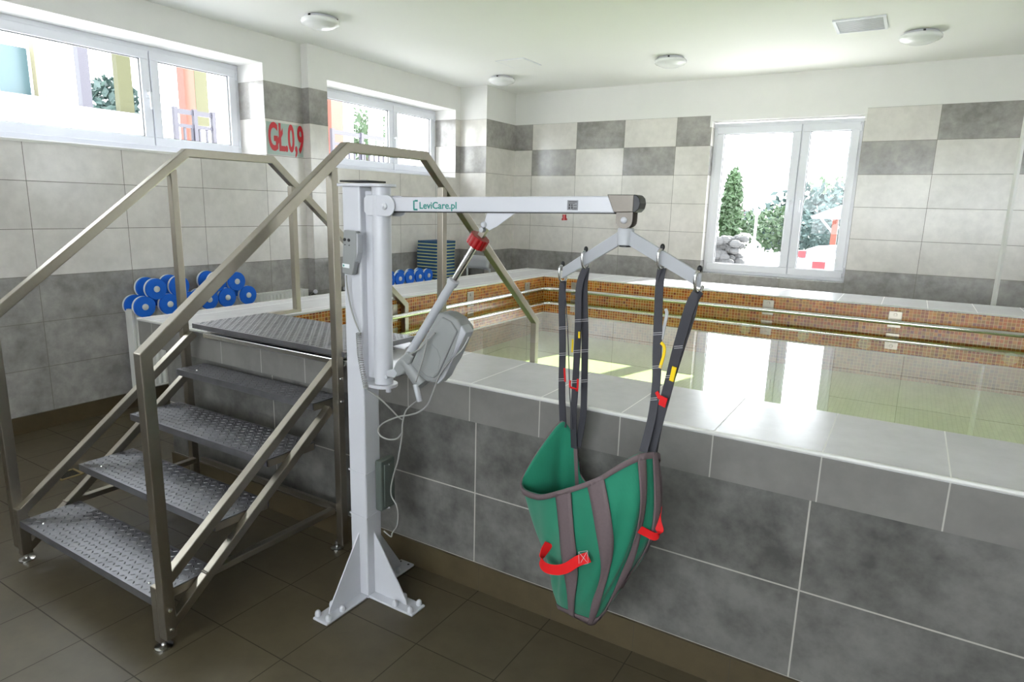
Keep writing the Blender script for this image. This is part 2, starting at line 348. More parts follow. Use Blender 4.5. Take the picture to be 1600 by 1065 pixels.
w = MB(); holed(w, 'Y', YB, YB+.30, XL-.45, XR+.3, 0, CE, [W3]); structure(w.build('wall_back', 'wallb'))
w = MB(); holed(w, 'X', XR, XR+.3, YN-.3, YB, 0, CE, W_ADDED_R); structure(w.build('wall_right', 'paint'))
w = MB(); holed(w, 'Y', YN-.3, YN, -5.2, XR, 0, CE, W_ADDED_F); structure(w.build('wall_front', 'paint'))
for nm, b_ in (('baseboard_left', (XL, XL+.012, YN, YS)), ('baseboard_bay', (X2, X2+.012, YS, YP)), ):
    structure(MB().box(b_[0], b_[1], b_[2], b_[3], 0, B).build(nm, 'skirt'))
structure(MB().box(-3.43, XPR+.3, YF-.010, YF, 0, B).build('baseboard_pool', 'skirt'))
structure(MB().box(-3.44, -3.43, YF-.01, 6.1, 0, B).build('baseboard_pool_side', 'skirt'))
t_ = MB(); t_.prism([(.664, YB, 0.0), (.684, YB-.014, 0.0), (.704, YB, 0.0)], (0, 0, TOPT)); structure(t_.build('trim_1', 'trimw'))
structure(MB().box(XL-.001, XL+.006, W1[0], W1[1]-.0, W1[2]-.012, W1[2]+.003).build('trim_2', 'trimw'))
structure(MB().box(XL-.31, XL+.0, W1[0], W1[1], W1[2]-.001, W1[2]+.006).build('trim_3', 'pvc'))
structure(MB().box(X2-.28, X2+.002, W2[0], W2[1], W2[2]-.001, W2[2]+.006).build('trim_4', 'pvc'))
# ---- windows
def window(name, ax, plane, out, a0, a1, z0, z1, mull, handles, fw=.045, sw=.065, hz=None):
    """frame at plane (room side face), depth goes 'out' (sign); mull = list of mullion positions"""
    root = thing(name, None, None); root['kind'] = 'structure'
    def bx(mb, a, b, c, d, t0, t1):
        q0, q1 = sorted((plane+out*t0, plane+out*t1))
        return mb.box(q0, q1, a, b, c, d) if ax == 'X' else mb.box(a, b, q0, q1, c, d)
    fr = MB(); bx(fr, a0, a1, z0, z0+fw, .012, .08); bx(fr, a0, a1, z1-fw, z1, .012, .08); bx(fr, a0, a0+fw, z0+fw, z1-fw, .012, .08); bx(fr, a1-fw, a1, z0+fw, z1-fw, .012, .08)
    for q in mull: bx(fr, q-.02, q+.02, z0+fw, z1-fw, .02, .08)
    fr.build('window_frame', 'pvc', root, bev=.004)
    ed = [a0+fw-.012] + [q for q in mull] + [a1-fw+.012]
    for i, (p, q) in enumerate(zip(ed, ed[1:])):
        p, q = p+(.004 if i else 0), q-(.004 if i < len(ed)-2 else 0); c, d = z0+fw-.012, z1-fw+.012
        s_ = MB(); bx(s_, p, q, c, c+sw, 0, .06); bx(s_, p, q, d-sw, d, 0, .06); bx(s_, p, p+sw, c+sw, d-sw, 0, .06); bx(s_, q-sw, q, c+sw, d-sw, 0, .06)
        sash = s_.build('sash', 'pvc', root, bev=.005)
        g = MB(); bx(g, p+sw-.006, q-sw+.006, c+sw-.006, d-sw+.006, .026, .032); g.build('glass_pane', 'glass', sash)
        s2 = MB()
        for (e0, e1, e2, e3) in ((p+sw, q-sw, c+sw, c+sw+.006), (p+sw, q-sw, d-sw-.006, d-sw), (p+sw, p+sw+.006, c+sw, d-sw), (q-sw-.006, q-sw, c+sw, d-sw)): bx(s2, e0, e1, e2, e3, .018, .03)
        s2.build('seal', 'greyd', sash)
        for zz in (c+.05, d-.09):
            hh = MB(); bx(hh, (p-.012 if i == 0 else q-.004), (p+.004 if i == 0 else q+.012), zz, zz+.06, -.012, .006)
            hh.build('hinge', 'pvc', sash, bev=.003)
    for q, zz in handles:
        h = MB(); bx(h, q-.013, q+.013, zz-.03, zz+.03, -.008, 0); bx(h, q-.008, q+.008, zz-.008, zz+.012, -.045, -.008); bx(h, q-.009, q+.009, zz-.11, zz+.014, -.055, -.040)
        h.build('window_handle', 'pvc', root, bev=.004)
    return root
window('window_1', 'X', -5.10, -1, W1[0], W1[1], W1[2]+.03, W1[3], [2.99], [(2.955, 2.30)])
window('window_2', 'X', -4.99, -1, W2[0], W2[1], W2[2]+.02, W2[3], [5.60], [(5.60, 2.235)])
window('window_3', 'Y', 7.185, 1, W3[0], W3[1], W3[2], W3[3]-.015, [-1.066], [(-1.105, 1.66), (-1.015, 1.66)], sw=.075)
window('added_window_4', 'X', -5.10, -1, W_ADDED_L[0], W_ADDED_L[1], W_ADDED_L[2]+.03, W_ADDED_L[3], [-.6], [])  # this and the next two are unseen, added only as daylight sources
window('added_window_5', 'Y', YN-.15, -1, W_ADDED_F[0][0], W_ADDED_F[0][1], W_ADDED_F[0][2], W_ADDED_F[0][3], [-1.0, .6], [])
window('added_window_6', 'X', XR+.15, 1, W_ADDED_R[0][0], W_ADDED_R[0][1], W_ADDED_R[0][2], W_ADDED_R[0][3], [6.1], [])
# ---- pool
p = MB(); p.box(-3.43, XPR+.3, YF, YI-.02, -.2, ZCB); p.box(-3.43, XLI-.02, YI-.02, YBI+.02, -.2, ZCB); p.box(-3.43, XPR+.3, YBI+.02, 6.15, -.2, ZCB); p.box(XPR+.02, XPR+.3, YI-.02, YBI+.02, -.2, ZCB)
structure(p.build('wall_pool', 'curb'))
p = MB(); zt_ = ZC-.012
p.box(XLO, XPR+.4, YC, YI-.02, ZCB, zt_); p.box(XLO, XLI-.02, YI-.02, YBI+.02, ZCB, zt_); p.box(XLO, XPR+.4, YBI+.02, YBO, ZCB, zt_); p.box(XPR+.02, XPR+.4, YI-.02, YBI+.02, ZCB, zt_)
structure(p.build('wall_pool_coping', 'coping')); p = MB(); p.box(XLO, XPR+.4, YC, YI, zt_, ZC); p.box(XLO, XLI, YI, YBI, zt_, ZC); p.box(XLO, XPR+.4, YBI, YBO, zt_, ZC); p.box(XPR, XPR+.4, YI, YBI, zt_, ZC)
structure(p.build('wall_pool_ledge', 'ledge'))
t_ = MB(); t_.tube([(XLO, YC+.002, ZC-.004), (XPR+.4, YC+.002, ZC-.004)], .007, 10); t_.tube([(XLO+.002, YC, ZC-.004), (XLO+.002, YBO, ZC-.004)], .007, 10)
structure(t_.build('trim_5', 'trimw', smooth=True))
t_ = MB(); t_.box(XLI-.004, XPR, YBI-.004, YBI+.002, ZC-.007, ZC+.001); t_.box(XLI-.002, XLI+.004, YI, YBI, ZC-.007, ZC+.001); structure(t_.build('trim_6', 'trimw'))
p = MB(); p.box(XLI-.02, XPR+.02, YI-.02, YI, ZBOT, ZC-.013); p.box(XLI-.02, XLI, YI, YBI, ZBOT, ZC-.013); p.box(XLI-.02, XPR+.02, YBI, YBI+.02, ZBOT, ZC-.013); p.box(XPR, XPR+.02, YI, YBI, ZBOT, ZC-.013)
structure(p.build('wall_pool_lining', 'mosaic'))
structure(MB().box(XLI-.02, XPR+.02, YI-.02, YBI+.02, ZBOT-.04, ZBOT).build('floor_pool', 'basin'))
wt = MB(); v_ = [wt.b.verts.new(q) for q in ((XLI, YI, ZW), (XPR, YI, ZW), (XPR, YBI, ZW), (XLI, YBI, ZW))]; wt.b.faces.new(v_)
tag(wt.build('pool_water', 'water'), 'still green tinted water filling the raised pool', 'water', kind='stuff')
# pool grab rail with wall plates
gr = thing('pool_rail', 'long tubular grab rail around the inside of the pool above the water', 'rail', (XLI+.05, YBI-.05, .745))
rp = cat([(XLI+.055, 2.6, .745), (XLI+.055, 4.2, .745), (XLI+.055, 5.50, .745)], 4)+cat([(XLI+.06, 5.58, .745), (XLI+.09, 5.63, .745), (XLI+.15, 5.647, .745)], 4)+[Vector((0, 5.647, .745)), Vector((XPR-.05, 5.647, .745))]
MB().tube(rp, .019, 14).build('handrail_tube', 'chrome', gr, smooth=True)
def rail_plate(x, y, ax):
    b_ = MB()
    if ax == 'Y': b_.box(x-.045, x+.045, YBI-.008, YBI-.001, .70, .825); b_.cyl((x, YBI-.002, .745), (x, 5.647, .745), .012, 12); b_.cyl((x, YBI-.014, .80), (x, YBI-.006, .80), .012, 12)
    else: b_.box(XLI+.001, XLI+.008, y-.045, y+.045, .70, .825); b_.cyl((XLI+.002, y, .745), (XLI+.055, y, .745), .012, 12); b_.cyl((XLI+.006, y, .80), (XLI+.014, y, .80), .012, 12)
    b_.build('wall_bracket', 'steel', gr, bev=.002)
for x in (-2.75, -.958, -.037, .88, 1.8): rail_plate(x, 0, 'Y')
for y in (3.459, 4.419, 5.369): rail_plate(0, y, 'X')
for i, (x, z) in enumerate(((-1.126, .56), (-.665, .56), (-.219, .55), (.705, .56))):
    tag(MB().lathe([(0, 0), (.045, 0), (.045, .006), (.02, .012), (0, .012)], (x, YBI, z), (0, -1, 0), 24).build('pool_jet', 'foamw', smooth='auto'),
        ['leftmost round white nozzle in the far pool wall under water', 'second round white nozzle from the left under water', 'round white nozzle under water below the middle rail bracket', 'rightmost round white nozzle in the far pool wall under water'][i], 'nozzle', 'underwater nozzles in the far pool wall')
# ================================================================== CEILING FITTINGS
def lamp(x, y, label):
    t = thing('ceiling_lamp', label, 'lamp', (x, y, CE), 'round ceiling lamps')
    MB().lathe([(.10, 0), (.115, -.004), (.115, -.028), (.10, -.03)], (x, y, CE), 'Z', 40).build('lamp_base', 'white', t, smooth='auto')
    MB().lathe([(.135, -.022), (.142, -.03), (.142, -.046), (.13, -.056), (.115, -.060), (.108, -.066), (.08, -.078), (.04, -.086), (0, -.088)], (x, y, CE), 'Z', 48).build('lamp_cover', 'lamp', t, smooth=True)
    for k in range(3):
        c = MB(); a = math.radians(40+120*k); c.box(-.008, .008, -.004, .004, -.03, -.008, Matrix.Translation((x+.125*math.cos(a), y+.125*math.sin(a), CE)) @ Matrix.Rotation(a+math.pi/2, 4, 'Z'))
        c.build('lamp_clip', 'black', t)
lamp(-3.97, 3.66, 'round white ceiling lamp above the depth sign, nearest the large left window')
lamp(-3.93, 6.12, 'round white ceiling lamp in the far left corner above the tiled pier')
lamp(-2.055, 6.0, 'round white ceiling lamp left of the far window, in the middle of the ceiling')
lamp(-.14, 5.97, 'round white ceiling lamp at right beside the rectangular ceiling hatch')
v1 = thing('ceiling_vent', 'flat square white ceiling panel near the far left lamp', 'vent', (-3.41, 5.61, CE))
MB().box(-3.575, -3.26, 5.44, 5.78, CE-.004, CE).build('vent_frame', 'pvc', v1); MB().box(-3.56, -3.275, 5.455, 5.765, CE-.007, CE-.003).build('vent_panel', 'ceil', v1)
v2 = thing('ceiling_hatch', 'rectangular white recessed ceiling vent at right', 'vent', (-.51, 5.55, CE))
fr = MB(); fr.box(-.68, -.345, 5.365, 5.385, CE-.012, CE); fr.box(-.68, -.345, 5.71, 5.73, CE-.012, CE); fr.box(-.68, -.66, 5.385, 5.71, CE-.012, CE); fr.box(-.365, -.345, 5.385, 5.71, CE-.012, CE)
fr.build('vent_frame', 'pvc', v2); sl_ = MB()
for i in range(12): sl_.box(-.66, -.365, 5.39+i*.0268, 5.41+i*.0268, CE-.008, CE-.001)
sl_.build('vent_slats', 'greyl', v2)
# ================================================================== POOL STEPS
ST = thing('pool_steps', 'stainless steel steps with tread plate and handrails leading over the pool edge', 'steps', (-2.5, 1.5, 0))
XRA, XLA = -2.0, -3.09; XSR, XSL = -2.0375, -3.0525
path = [(1.075, .055), (1.075, 1.045), (1.955, 1.748), (2.455, 1.752), (3.568, .815), (3.568, ZBOT+.002)]
for xc in (XLA, XRA): MB().sq_yz(path, .04, xc).build('handrail', 'steel', ST, bev=.003)
for xc in (XLA, XRA):
    MB().box(xc-.018, xc+.018, 1.86, 1.895, .035 if xc < -2.5 else .035, 1.665).build('post', 'steel', ST, bev=.003)
    MB().box(xc-.018, xc+.018, 2.575, 2.61, .90, 1.615).build('post', 'steel', ST, bev=.003)
for xs in (XSL, XSR):
    MB().sq_yz([(1.08, .225), (1.9, .862)], .036, xs).build('stringer', 'steel', ST, bev=.003)
    MB().sq_yz([(1.085, .055), (1.86, .665)], .034, xs).build('brace', 'steel', ST, bev=.003)
    MB().box(xs-.0175, xs+.0175, 1.055, 1.095, .03, .24).build('front_leg', 'steel', ST, bev=.003)
    MB().box(xs-.0165, xs+.0165, 1.24, 1.86, .18, .205).build('bottom_bar', 'steel', ST, bev=.003)
    for y in (1.075, 1.878):
        MB().lathe([(.03, 0), (.03, .006), (.012, .012), (.008, .012), (.008, .036), (0, .036)], (xs, y, 0), 'Z', 24).build('foot', 'chrome', ST, smooth='auto')
for y, z in ((1.075, .165), (1.075, .09), (1.878, .80), (1.878, .70)): MB().lathe([(.008, 0), (.007, .004), (0, .006)], (XRA+(.0205 if y < 1.5 else .0185), y, z), (1, 0, 0), 12).build('bolt', 'chrome', ST)
MB().box(-3.035, -2.055, 1.88, 1.895, .18, .205).build('cross_bar', 'steel', ST)
def lozenges(mb, x0, x1, y0, y1, z, p=.025, L=.0098, w=.0034, h=.0026):
    nx, ny = int((x1-x0)/p), int((y1-y0)/p)
    for i in range(nx):
        for j in range(ny):
            x, y = x0+(i+.5)*(x1-x0)/nx, y0+(j+.5)*(y1-y0)/ny; a = math.radians(45 if (i+j) % 2 else -45); c, s_ = math.cos(a), math.sin(a)
            P = [(x+c*u-s_*v, y+s_*u+c*v, z+t) for u, v, t in ((-L, 0, 0), (0, -w, 0), (L, 0, 0), (0, w, 0), (-L*.45, 0, h), (L*.45, 0, h))]
            q = [mb.b.verts.new(v) for v in P]
            for f in ((0, 1, 4), (1, 5, 4), (1, 2, 5), (2, 3, 5), (3, 4, 5), (3, 0, 4)): mb.b.faces.new([q[k] for k in f])
for z, y0, y1 in ((.19, 1.06, 1.295), (.36, 1.305, 1.545), (.53, 1.545, 1.79), (.70, 1.785, 1.935)):
    t = MB(); t.box(-3.034, -2.056, y0, y1, z-.004, z); t.box(-3.034, -2.056, y0, y0+.004, z-.03, z-.004); t.box(-3.034, -2.056, y1-.004, y1, z-.03, z-.004)
    lozenges(t, -3.03, -2.06, y0+.004, y1-.004, z)
    tr = t.build('tread', 'tread', ST)
    for xs in (-3.028, -2.062): MB().box(xs-.006, xs+.006, y0+.006, y1-.006, z-.034, z-.005).build('tread_bracket', 'steel', ST)
    for xs in (-2.93, -2.15): MB().lathe([(.006, 0), (.005, .003), (0, .004)], (xs, y0+.045, z), 'Z', 12).build('screw', 'chrome', tr)
t = MB(); t.box(-3.03, -1.96, 1.885, 2.33, .911, .916); t.box(-3.03, -1.96, 1.885, 1.89, .893, .911); t.box(-3.03, -1.96, 2.325, 2.33, .893, .911); t.box(-1.965, -1.96, 1.89, 2.325, .893, .911); t.box(-3.03, -3.025, 1.89, 2.325, .893, .911)
lozenges(t, -3.02, -1.965, 1.892, 2.325, .916)
t.build('platform', 'tread', ST)
for x in (-2.9, -2.1):
    for y in (2.05, 2.28): MB().box(x-.02, x+.02, y-.02, y+.02, ZC, .911).build('platform_support', 'steel', ST)
MB().box(-2.98, -1.99, 1.905, 1.935, .845, .872).build('platform_rail', 'chrome', ST, bev=.004)
for xc in (XLA, XRA): MB().box(xc-.018, xc+.018, 2.33, 2.61, .882, .90).build('platform_arm', 'steel', ST)
for b_ in ((2.44, 2.72, .56, .59), (2.75, 3.0, .43, .46)): MB().box(-3.07, -2.02, *b_).build('underwater_tread', 'tread', ST)
for xs in (XSL, XSR): MB().sq_yz([(2.42, .62), (3.40, .32)], .036, xs).build('underwater_stringer', 'steel', ST)
# floor drain
dr = thing('floor_drain', 'small square metal floor drain left of the steps', 'drain', (-3.86, 1.60, 0))
d = MB(); q = (-3.92, -3.80, 1.54, 1.66)
d.box(q[0], q[1], q[2], q[2]+.012, 0, .004); d.box(q[0], q[1], q[3]-.012, q[3], 0, .004); d.box(q[0], q[0]+.012, q[2], q[3], 0, .004); d.box(q[1]-.012, q[1], q[2], q[3], 0, .004); d.build('drain_frame', plain('brass', lin(200, 180, 130), .35, .8), dr)
d = MB(); [d.box(q[0]+.014+i*.02, q[0]+.024+i*.02, q[2]+.014, q[3]-.014, .0, .002) for i in range(5)]; d.build('drain_grate', 'black', dr)
# ================================================================== PATIENT HOIST
H = thing('pool_hoist', 'white floor-mounted patient hoist with boom, actuator and spreader bar', 'hoist', (-1.695, 1.715, 0))
CX0, CX1, CY0, CY1 = -1.737, -1.652, 1.675, 1.757
MB().box(CX0, CX1, CY0, CY1, .008, 1.588).build('column', 'white', H, bev=.006)
pl = [((CX0+.008, CX1-.002, 1.462, CY0)), ((CX1-.0, -1.43, CY0+.002, CY1-.0)), ((CX0+.008, CX1-.002, CY1, 1.958))]
for i, b_ in enumerate(pl): MB().box(*b_, 0, .010).build('foot_plate', 'white', H, bev=.004)
MB().box(CX0, CX1, CY0, CY1, 0, .009).build('foot_plate', 'white', H)
xm, ym = (CX0+CX1)/2, (CY0+CY1)/2
MB().prism([(xm-.003, CY0, .01), (xm-.003, CY0-.165, .01), (xm-.003, CY0-.16, .03), (xm-.003, CY0, .27)], (.006, 0, 0)).build('gusset', 'white', H, bev=.001)
MB().prism([(CX1, ym-.003, .01), (CX1+.165, ym-.003, .01), (CX1+.16, ym-.003, .03), (CX1, ym-.003, .27)], (0, .006, 0)).build('gusset', 'white', H, bev=.001)
MB().prism([(xm-.003, CY1, .01), (xm-.003, CY1+.16, .01), (xm-.003, CY1+.155, .03), (xm-.003, CY1, .27)], (.006, 0, 0)).build('gusset', 'white', H, bev=.001)
def bcap(x, y): MB().lathe([(.0115, 0), (.0115, .008), (.010, .016), (.005, .021), (0, .022)], (x, y, .010), 'Z', 16).build('bolt_cap', 'white', H, smooth='auto')
for y in (1.482, 1.553):
    for x in (xm-.027, xm+.027): bcap(x, y)
for x in (-1.45, -1.525):
    for y in (ym-.027, ym+.027): bcap(x, y)
bcap(xm+.027, 1.87); bcap(xm-.027, 1.87)
for s in (-1, 1): MB().cyl((xm+s*.022, 1.94, .0095), (xm+s*.022, 1.94, .0108), .005, 12).build('bolt_hole', 'black', H)
PX, PY = -1.588, 1.715
MB().cyl((PX, PY, .885), (PX, PY, 1.585), .0335, 40).build('pivot_tube', 'white', H, smooth='auto')
MB().box(CX1-.002, PX-.028, PY-.012, PY+.012, .90, 1.57).build('tube_bracket', 'white', H)
def slot(z, t, x0, x1, r):
    pts = [(x0, PY-r, z), ] + [(x1+r*math.sin(a)*1, PY-r*math.cos(a), z) for a in [math.pi*i/14 for i in range(15)]] + [(x0, PY+r, z)]
    return MB().prism(pts, (0, 0, t))
slot(1.585, .010, CX0-.012, PX, .052).build('top_plate', 'white', H, bev=.002)
slot(.872, .012, CX1-.0, PX, .05).build('bottom_flange', 'white', H, bev=.002)
MB().cyl((PX+.03, PY-.01, .857), (PX+.03, PY-.01, .873), .01, 12).build('flange_bolt', 'white', H)
MB().box(CX0-.006, -1.612, CY0-.004, CY1+.01, 1.6, 1.606).build('column_lid', 'black', H, bev=.002)
# boom frame
TH = math.atan2(.04, .888); dx, dy = math.cos(TH), math.sin(TH)
BM = Matrix.Translation((PX, PY, 0)) @ Matrix.Rotation(TH, 4, 'Z')
def bb(s, *a): return s.box(*a, BM)
# clevis
c = MB()
for s in (-1, 1):
    y0 = -.036 if s < 0 else .030
    pts = [(-.048+.012, 1.488), (-.048, 1.50), (-.048, 1.545), (-.036, 1.557), (.05, 1.557)] + [(.052+.034*math.sin(a), 1.5215+.0355*math.cos(a)) for a in [math.pi*i/12 for i in range(13)]] + [(.05, 1.486)]
    c.prism([BM @ Vector((x, y0, z)) for x, z in pts], BM.to_3x3() @ Vector((0, .006, 0)))
c.build('pivot_bracket', 'white', H, bev=.002)
MB().cyl((PX, PY, 1.487), (PX, PY, 1.556), .037, 32).build('pivot_collar', 'white', H, smooth='auto')
MB().lathe([(.012, 0), (.011, .006), (.005, .010), (.0045, .014), (0, .015)], BM @ Vector((.045, -.036, 1.52)), tuple(BM.to_3x3() @ Vector((0, -1, 0))), 24).build('pivot_bolt', 'white', H, smooth='auto')
MB().prism([BM @ Vector(v) for v in ((.055, -.026, 1.503), (.865, -.026, 1.519), (.853, -.026, 1.566), (.055, -.026, 1.551))], BM.to_3x3() @ Vector((0, .052, 0))).build('boom', 'white', H, bev=.004)
MB().prism([BM @ Vector(v) for v in ((.03, -.024, 1.4995), (.862, -.024, 1.5165), (.862, -.024, 1.5195), (.08, -.024, 1.504))], BM.to_3x3() @ Vector((0, .048, 0))).build('boom_edge_strip', 'black', H)
MB().prism([BM @ Vector(v) for v in ((.840, -.029, 1.570), (.862, -.029, 1.521), (.918, -.029, 1.523), (.918, -.029, 1.570))], BM.to_3x3() @ Vector((0, .058, 0))).build('end_sleeve', 'zinc', H, bev=.002)
MB().prism([BM @ Vector((x, -.028, z)) for x, z in ((.917, 1.5215), (.926, 1.523), (.934, 1.532), (.937, 1.547), (.934, 1.561), (.926, 1.569), (.917, 1.571))], BM.to_3x3() @ Vector((0, .056, 0))).build('end_cap', 'black', H, bev=.002)
SX = .892; SP = BM @ Vector((SX, 0, 0))
for s in (-.022, .018):
    pts = [(SX-.024, 1.524), (SX-.024, 1.499)] + [(SX-.024*math.cos(a), 1.497-.02*math.sin(a)) for a in [math.pi*i/10 for i in range(1, 10)]] + [(SX+.024, 1.499), (SX+.024, 1.524)]
    MB().prism([BM @ Vector((x, s, z)) for x, z in pts], BM.to_3x3() @ Vector((0, .004, 0))).build('hook_plate', 'zinc', H)
MB().lathe([(.009, 0), (.009, .004), (.005, .008), (0, .009)], BM @ Vector((SX, -.022, 1.50)), tuple(BM.to_3x3() @ Vector((0, -1, 0))), 20).build('hook_bolt', 'white', H, smooth='auto')
MB().cyl((SP.x, SP.y, 1.468), (SP.x, SP.y, 1.508), .009, 16).build('swivel_pin', 'steel', H)
MB().ball((SP.x, SP.y, 1.496), .016).build('swivel_eye', 'steel', H, smooth=True)
MB().lathe([(.022, 0), (.0235, .002), (.0235, .044), (.021, .048), (0, .048)], (SP.x, SP.y, 1.430), 'Z', 32).build('spreader_hub', 'greyl', H, smooth='auto')
MB().cyl((SP.x, SP.y, 1.425), (SP.x, SP.y, 1.431), .017, 24).build('hub_seal', 'black', H)
# labels on the boom
lp = MB(); bb(lp, .718, .752, -.0265, -.0258, 1.524, 1.552); lp.build('data_label', 'label', H)
lp = MB()
for (a, b_, c_, d_) in ((.722, .748, 1.547, 1.549), (.722, .742, 1.543, 1.5445), (.723, .728, 1.536, 1.541), (.731, .735, 1.535, 1.541), (.738, .748, 1.537, 1.5385), (.723, .727, 1.527, 1.533), (.731, .736, 1.528, 1.534), (.738, .749, 1.529, 1.531), (.724, .7245, 1.526, 1.541), (.734, .748, 1.5255, 1.527)): bb(lp, a, b_, -.0269, -.0264, c_, d_)
lp.build('label_print', 'black', H)
lg = MB()
def lgb(a, b_, c_, d_): bb(lg, a, b_, -.0268, -.0255, c_, d_)
LX, LZ = .158, 1.5095
lgb(LX, LX+.0055, LZ+.002, LZ+.032); lgb(LX+.002, LX+.018, LZ, LZ+.0055); lgb(LX+.006, LX+.019, LZ+.0285, LZ+.034)
lg.build('logo_mark', 'teal', H, bev=.001)
def text(body, size, mat, name, parent, mtx, sx=1., off=0., ext=.0004):
    cu = bpy.data.curves.new(name, 'FONT'); cu.body = body; cu.size = size; cu.extrude = ext; cu.offset = off; cu.resolution_u = 4
    tmp = bpy.data.objects.new('tmp_text', cu); SC.collection.objects.link(tmp); bpy.context.view_layer.update()
    me = bpy.data.meshes.new_from_object(tmp.evaluated_get(bpy.context.evaluated_depsgraph_get())); bpy.data.objects.remove(tmp); bpy.data.curves.remove(cu)
    me.transform(mtx @ Matrix.Diagonal((sx, 1, 1, 1))); me.materials.clear()
    if parent: me.transform((Matrix.Translation(parent.location) @ Matrix.Rotation(parent.rotation_euler.z, 4, 'Z')).inverted())
    return link(name, me, parent, mat)
RX90 = Matrix.Rotation(math.pi/2, 4, 'X')
text('LeviCare.pl', .031, 'teal', 'logo_lettering', H, BM @ Matrix.Translation((LX+.0245, -.0264, LZ+.006)) @ Matrix.Rotation(-math.radians(1.1), 4, 'Y') @ RX90, 1.06, .0005)
# actuator in the boom plane
def ap(x, y, off=0.):  # point on the vertical plane of the boom
    P = at(x, y, 1, PY)
    for _ in range(3): P = at(x, y, 1, PY+(P.x-PX)*math.tan(TH)+off)
    return P
A0, A1 = ap(622, 582), ap(762, 351); ax_ = (A1-A0).normalized(); AL = (A1-A0).length
NY = BM.to_3x3() @ Vector((0, -1, 0))
def along(t): return A0 + ax_*t
tt = MB(); tt.cyl(along(AL*.02), along(AL*.64), .0155, 28); tt.build('actuator_tube', 'greyl', H, smooth='auto')
MB().lathe([(.0155, 0), (.019, .002), (.019, .02), (.0155, .022)], along(AL*.625), tuple(ax_), 28).build('actuator_collar', 'greyl', H, smooth='auto')
MB().cyl(along(AL*.63), along(AL*.93), .0105, 24).build('actuator_rod', 'chrome', H, smooth='auto')
nut = MB(); prof = []
for k in range(36):
    a = 2*math.pi*k/36; r_ = .0335 if k % 3 else .031
    prof.append(r_)
e1 = ax_.orthogonal().normalized(); e2 = ax_.cross(e1)
nut.prism([along(AL*.875)+e1*prof[k]*math.cos(2*math.pi*k/36)+e2*prof[k]*math.sin(2*math.pi*k/36) for k in range(36)], ax_*.036); nut.build('release_nut', 'red', H, bev=.002)
MB().cyl(along(AL*.97)+NY*.022, along(AL*.97)-NY*.022, .008, 16).build('actuator_pin', 'greyl', H)
MB().lathe([(.010, 0), (.010, .004), (.006, .008), (0, .009)], along(AL*1.0)+NY*.022, tuple(NY), 20).build('pin_cap', 'greyl', H, smooth='auto')
MB().box(-.007, .007, -.01, .01, 0, .04, Matrix.Translation(along(AL*.93)) @ ax_.to_track_quat('Z', 'Y').to_matrix().to_4x4()).build('rod_clevis', 'steel', H)
for off in (-.022, .018):
    MB().prism([ap(761, 332, off), ap(806, 332, off), ap(776, 354, off), ap(764, 360, off), ap(755, 352, off)], -NY*.004).build('boom_bracket', 'white', H, bev=.001)
MB().cyl(ap(882, 335), ap(882, 342), .006, 16).build('boom_stop', 'red', H); MB().cyl(ap(882, 341), ap(882, 344), .0085, 16).build('boom_stop', 'red', H)
# motor housing
hp = [(684, 488), (697, 490), (712, 499), (722, 513), (724, 520), (704, 564), (687, 592), (678, 599), (666, 597), (655, 588), (640, 570), (652, 545), (668, 517)]
MB().prism([ap(x, y, -.045) for x, y in hp], -NY*.075).build('motor_housing', 'grey', H, bev=.012, seg=4)
hp2 = [(690, 495), (704, 503), (714, 518), (696, 558), (684, 585), (677, 591), (666, 589), (656, 580), (651, 569), (664, 540), (676, 515)]
MB().prism([ap(x, y, -.052) for x, y in hp2], -NY*.014).build('housing_cover', 'grey', H, bev=.005, seg=3)
MB().prism([ap(x, y, -.0535) for x, y in [(665, 536), (674, 537), (683, 546), (688, 560), (684, 580), (677, 588), (668, 588), (657, 579), (653, 568)]], -NY*.004).build('housing_recess', 'grey', H, bev=.001)
MB().prism([ap(x, y, -.048) for x, y in [(720, 508), (728, 520), (694, 590), (684, 600), (680, 598), (704, 564)]], -NY*.05).build('housing_rim', 'greyl', H, bev=.004)
g0, g1 = ap(628, 571), ap(656, 598)
MB().cyl(ap(634, 560), ap(662, 600), .03, 28).build('gear_housing', 'grey', H, smooth='auto', bev=.003)
MB().prism([ap(x, y, -.028) for x, y in [(618, 566), (634, 549), (646, 557), (630, 584), (618, 590), (611, 582)]], -NY*.056).build('rear_mount', 'grey', H, bev=.006)
for off in (-.030, .024): MB().prism([ap(x, y, off) for x, y in [(604, 579), (615, 576), (620, 583), (616, 590), (604, 588)]], -NY*.005).build('mount_lug', 'greyl', H, bev=.001)
MB().cyl(ap(612, 586)+NY*.034, ap(612, 586)-NY*.034, .007, 16).build('mount_bolt', 'white', H)
MB().cyl(ap(649, 600, -.028), ap(656, 627, -.028), .010, 16).build('cable_plug', 'greyl', H, smooth='auto', bev=.002)
MB().cyl(ap(700, 570, .01), ap(711, 566, .01), .012, 20).build('release_knob', 'red', H, smooth='auto', bev=.002)
# control box on the column
MB().box(CX1+.004, CX1+.036, 1.72, 1.80, .36, .565).build('control_box', 'ctrl', H, bev=.006)
MB().box(CX1+.036, CX1+.041, 1.735, 1.785, .375, .55).build('control_box_cover', 'ctrl', H, bev=.003)
for z in (.525, .345):
    tz = MB(); q = [(CX0-.002, CY1, z), (CX0-.002, CY0-.002, z), (CX1+.002, CY0-.002, z-.006), (CX1+.006, CY1, z+.006), (CX1+.042, 1.76, z+.02)]
    tz.ribbon(q, (0, 0, 1), .006, .002); tz.build('cable_tie', 'white', H)
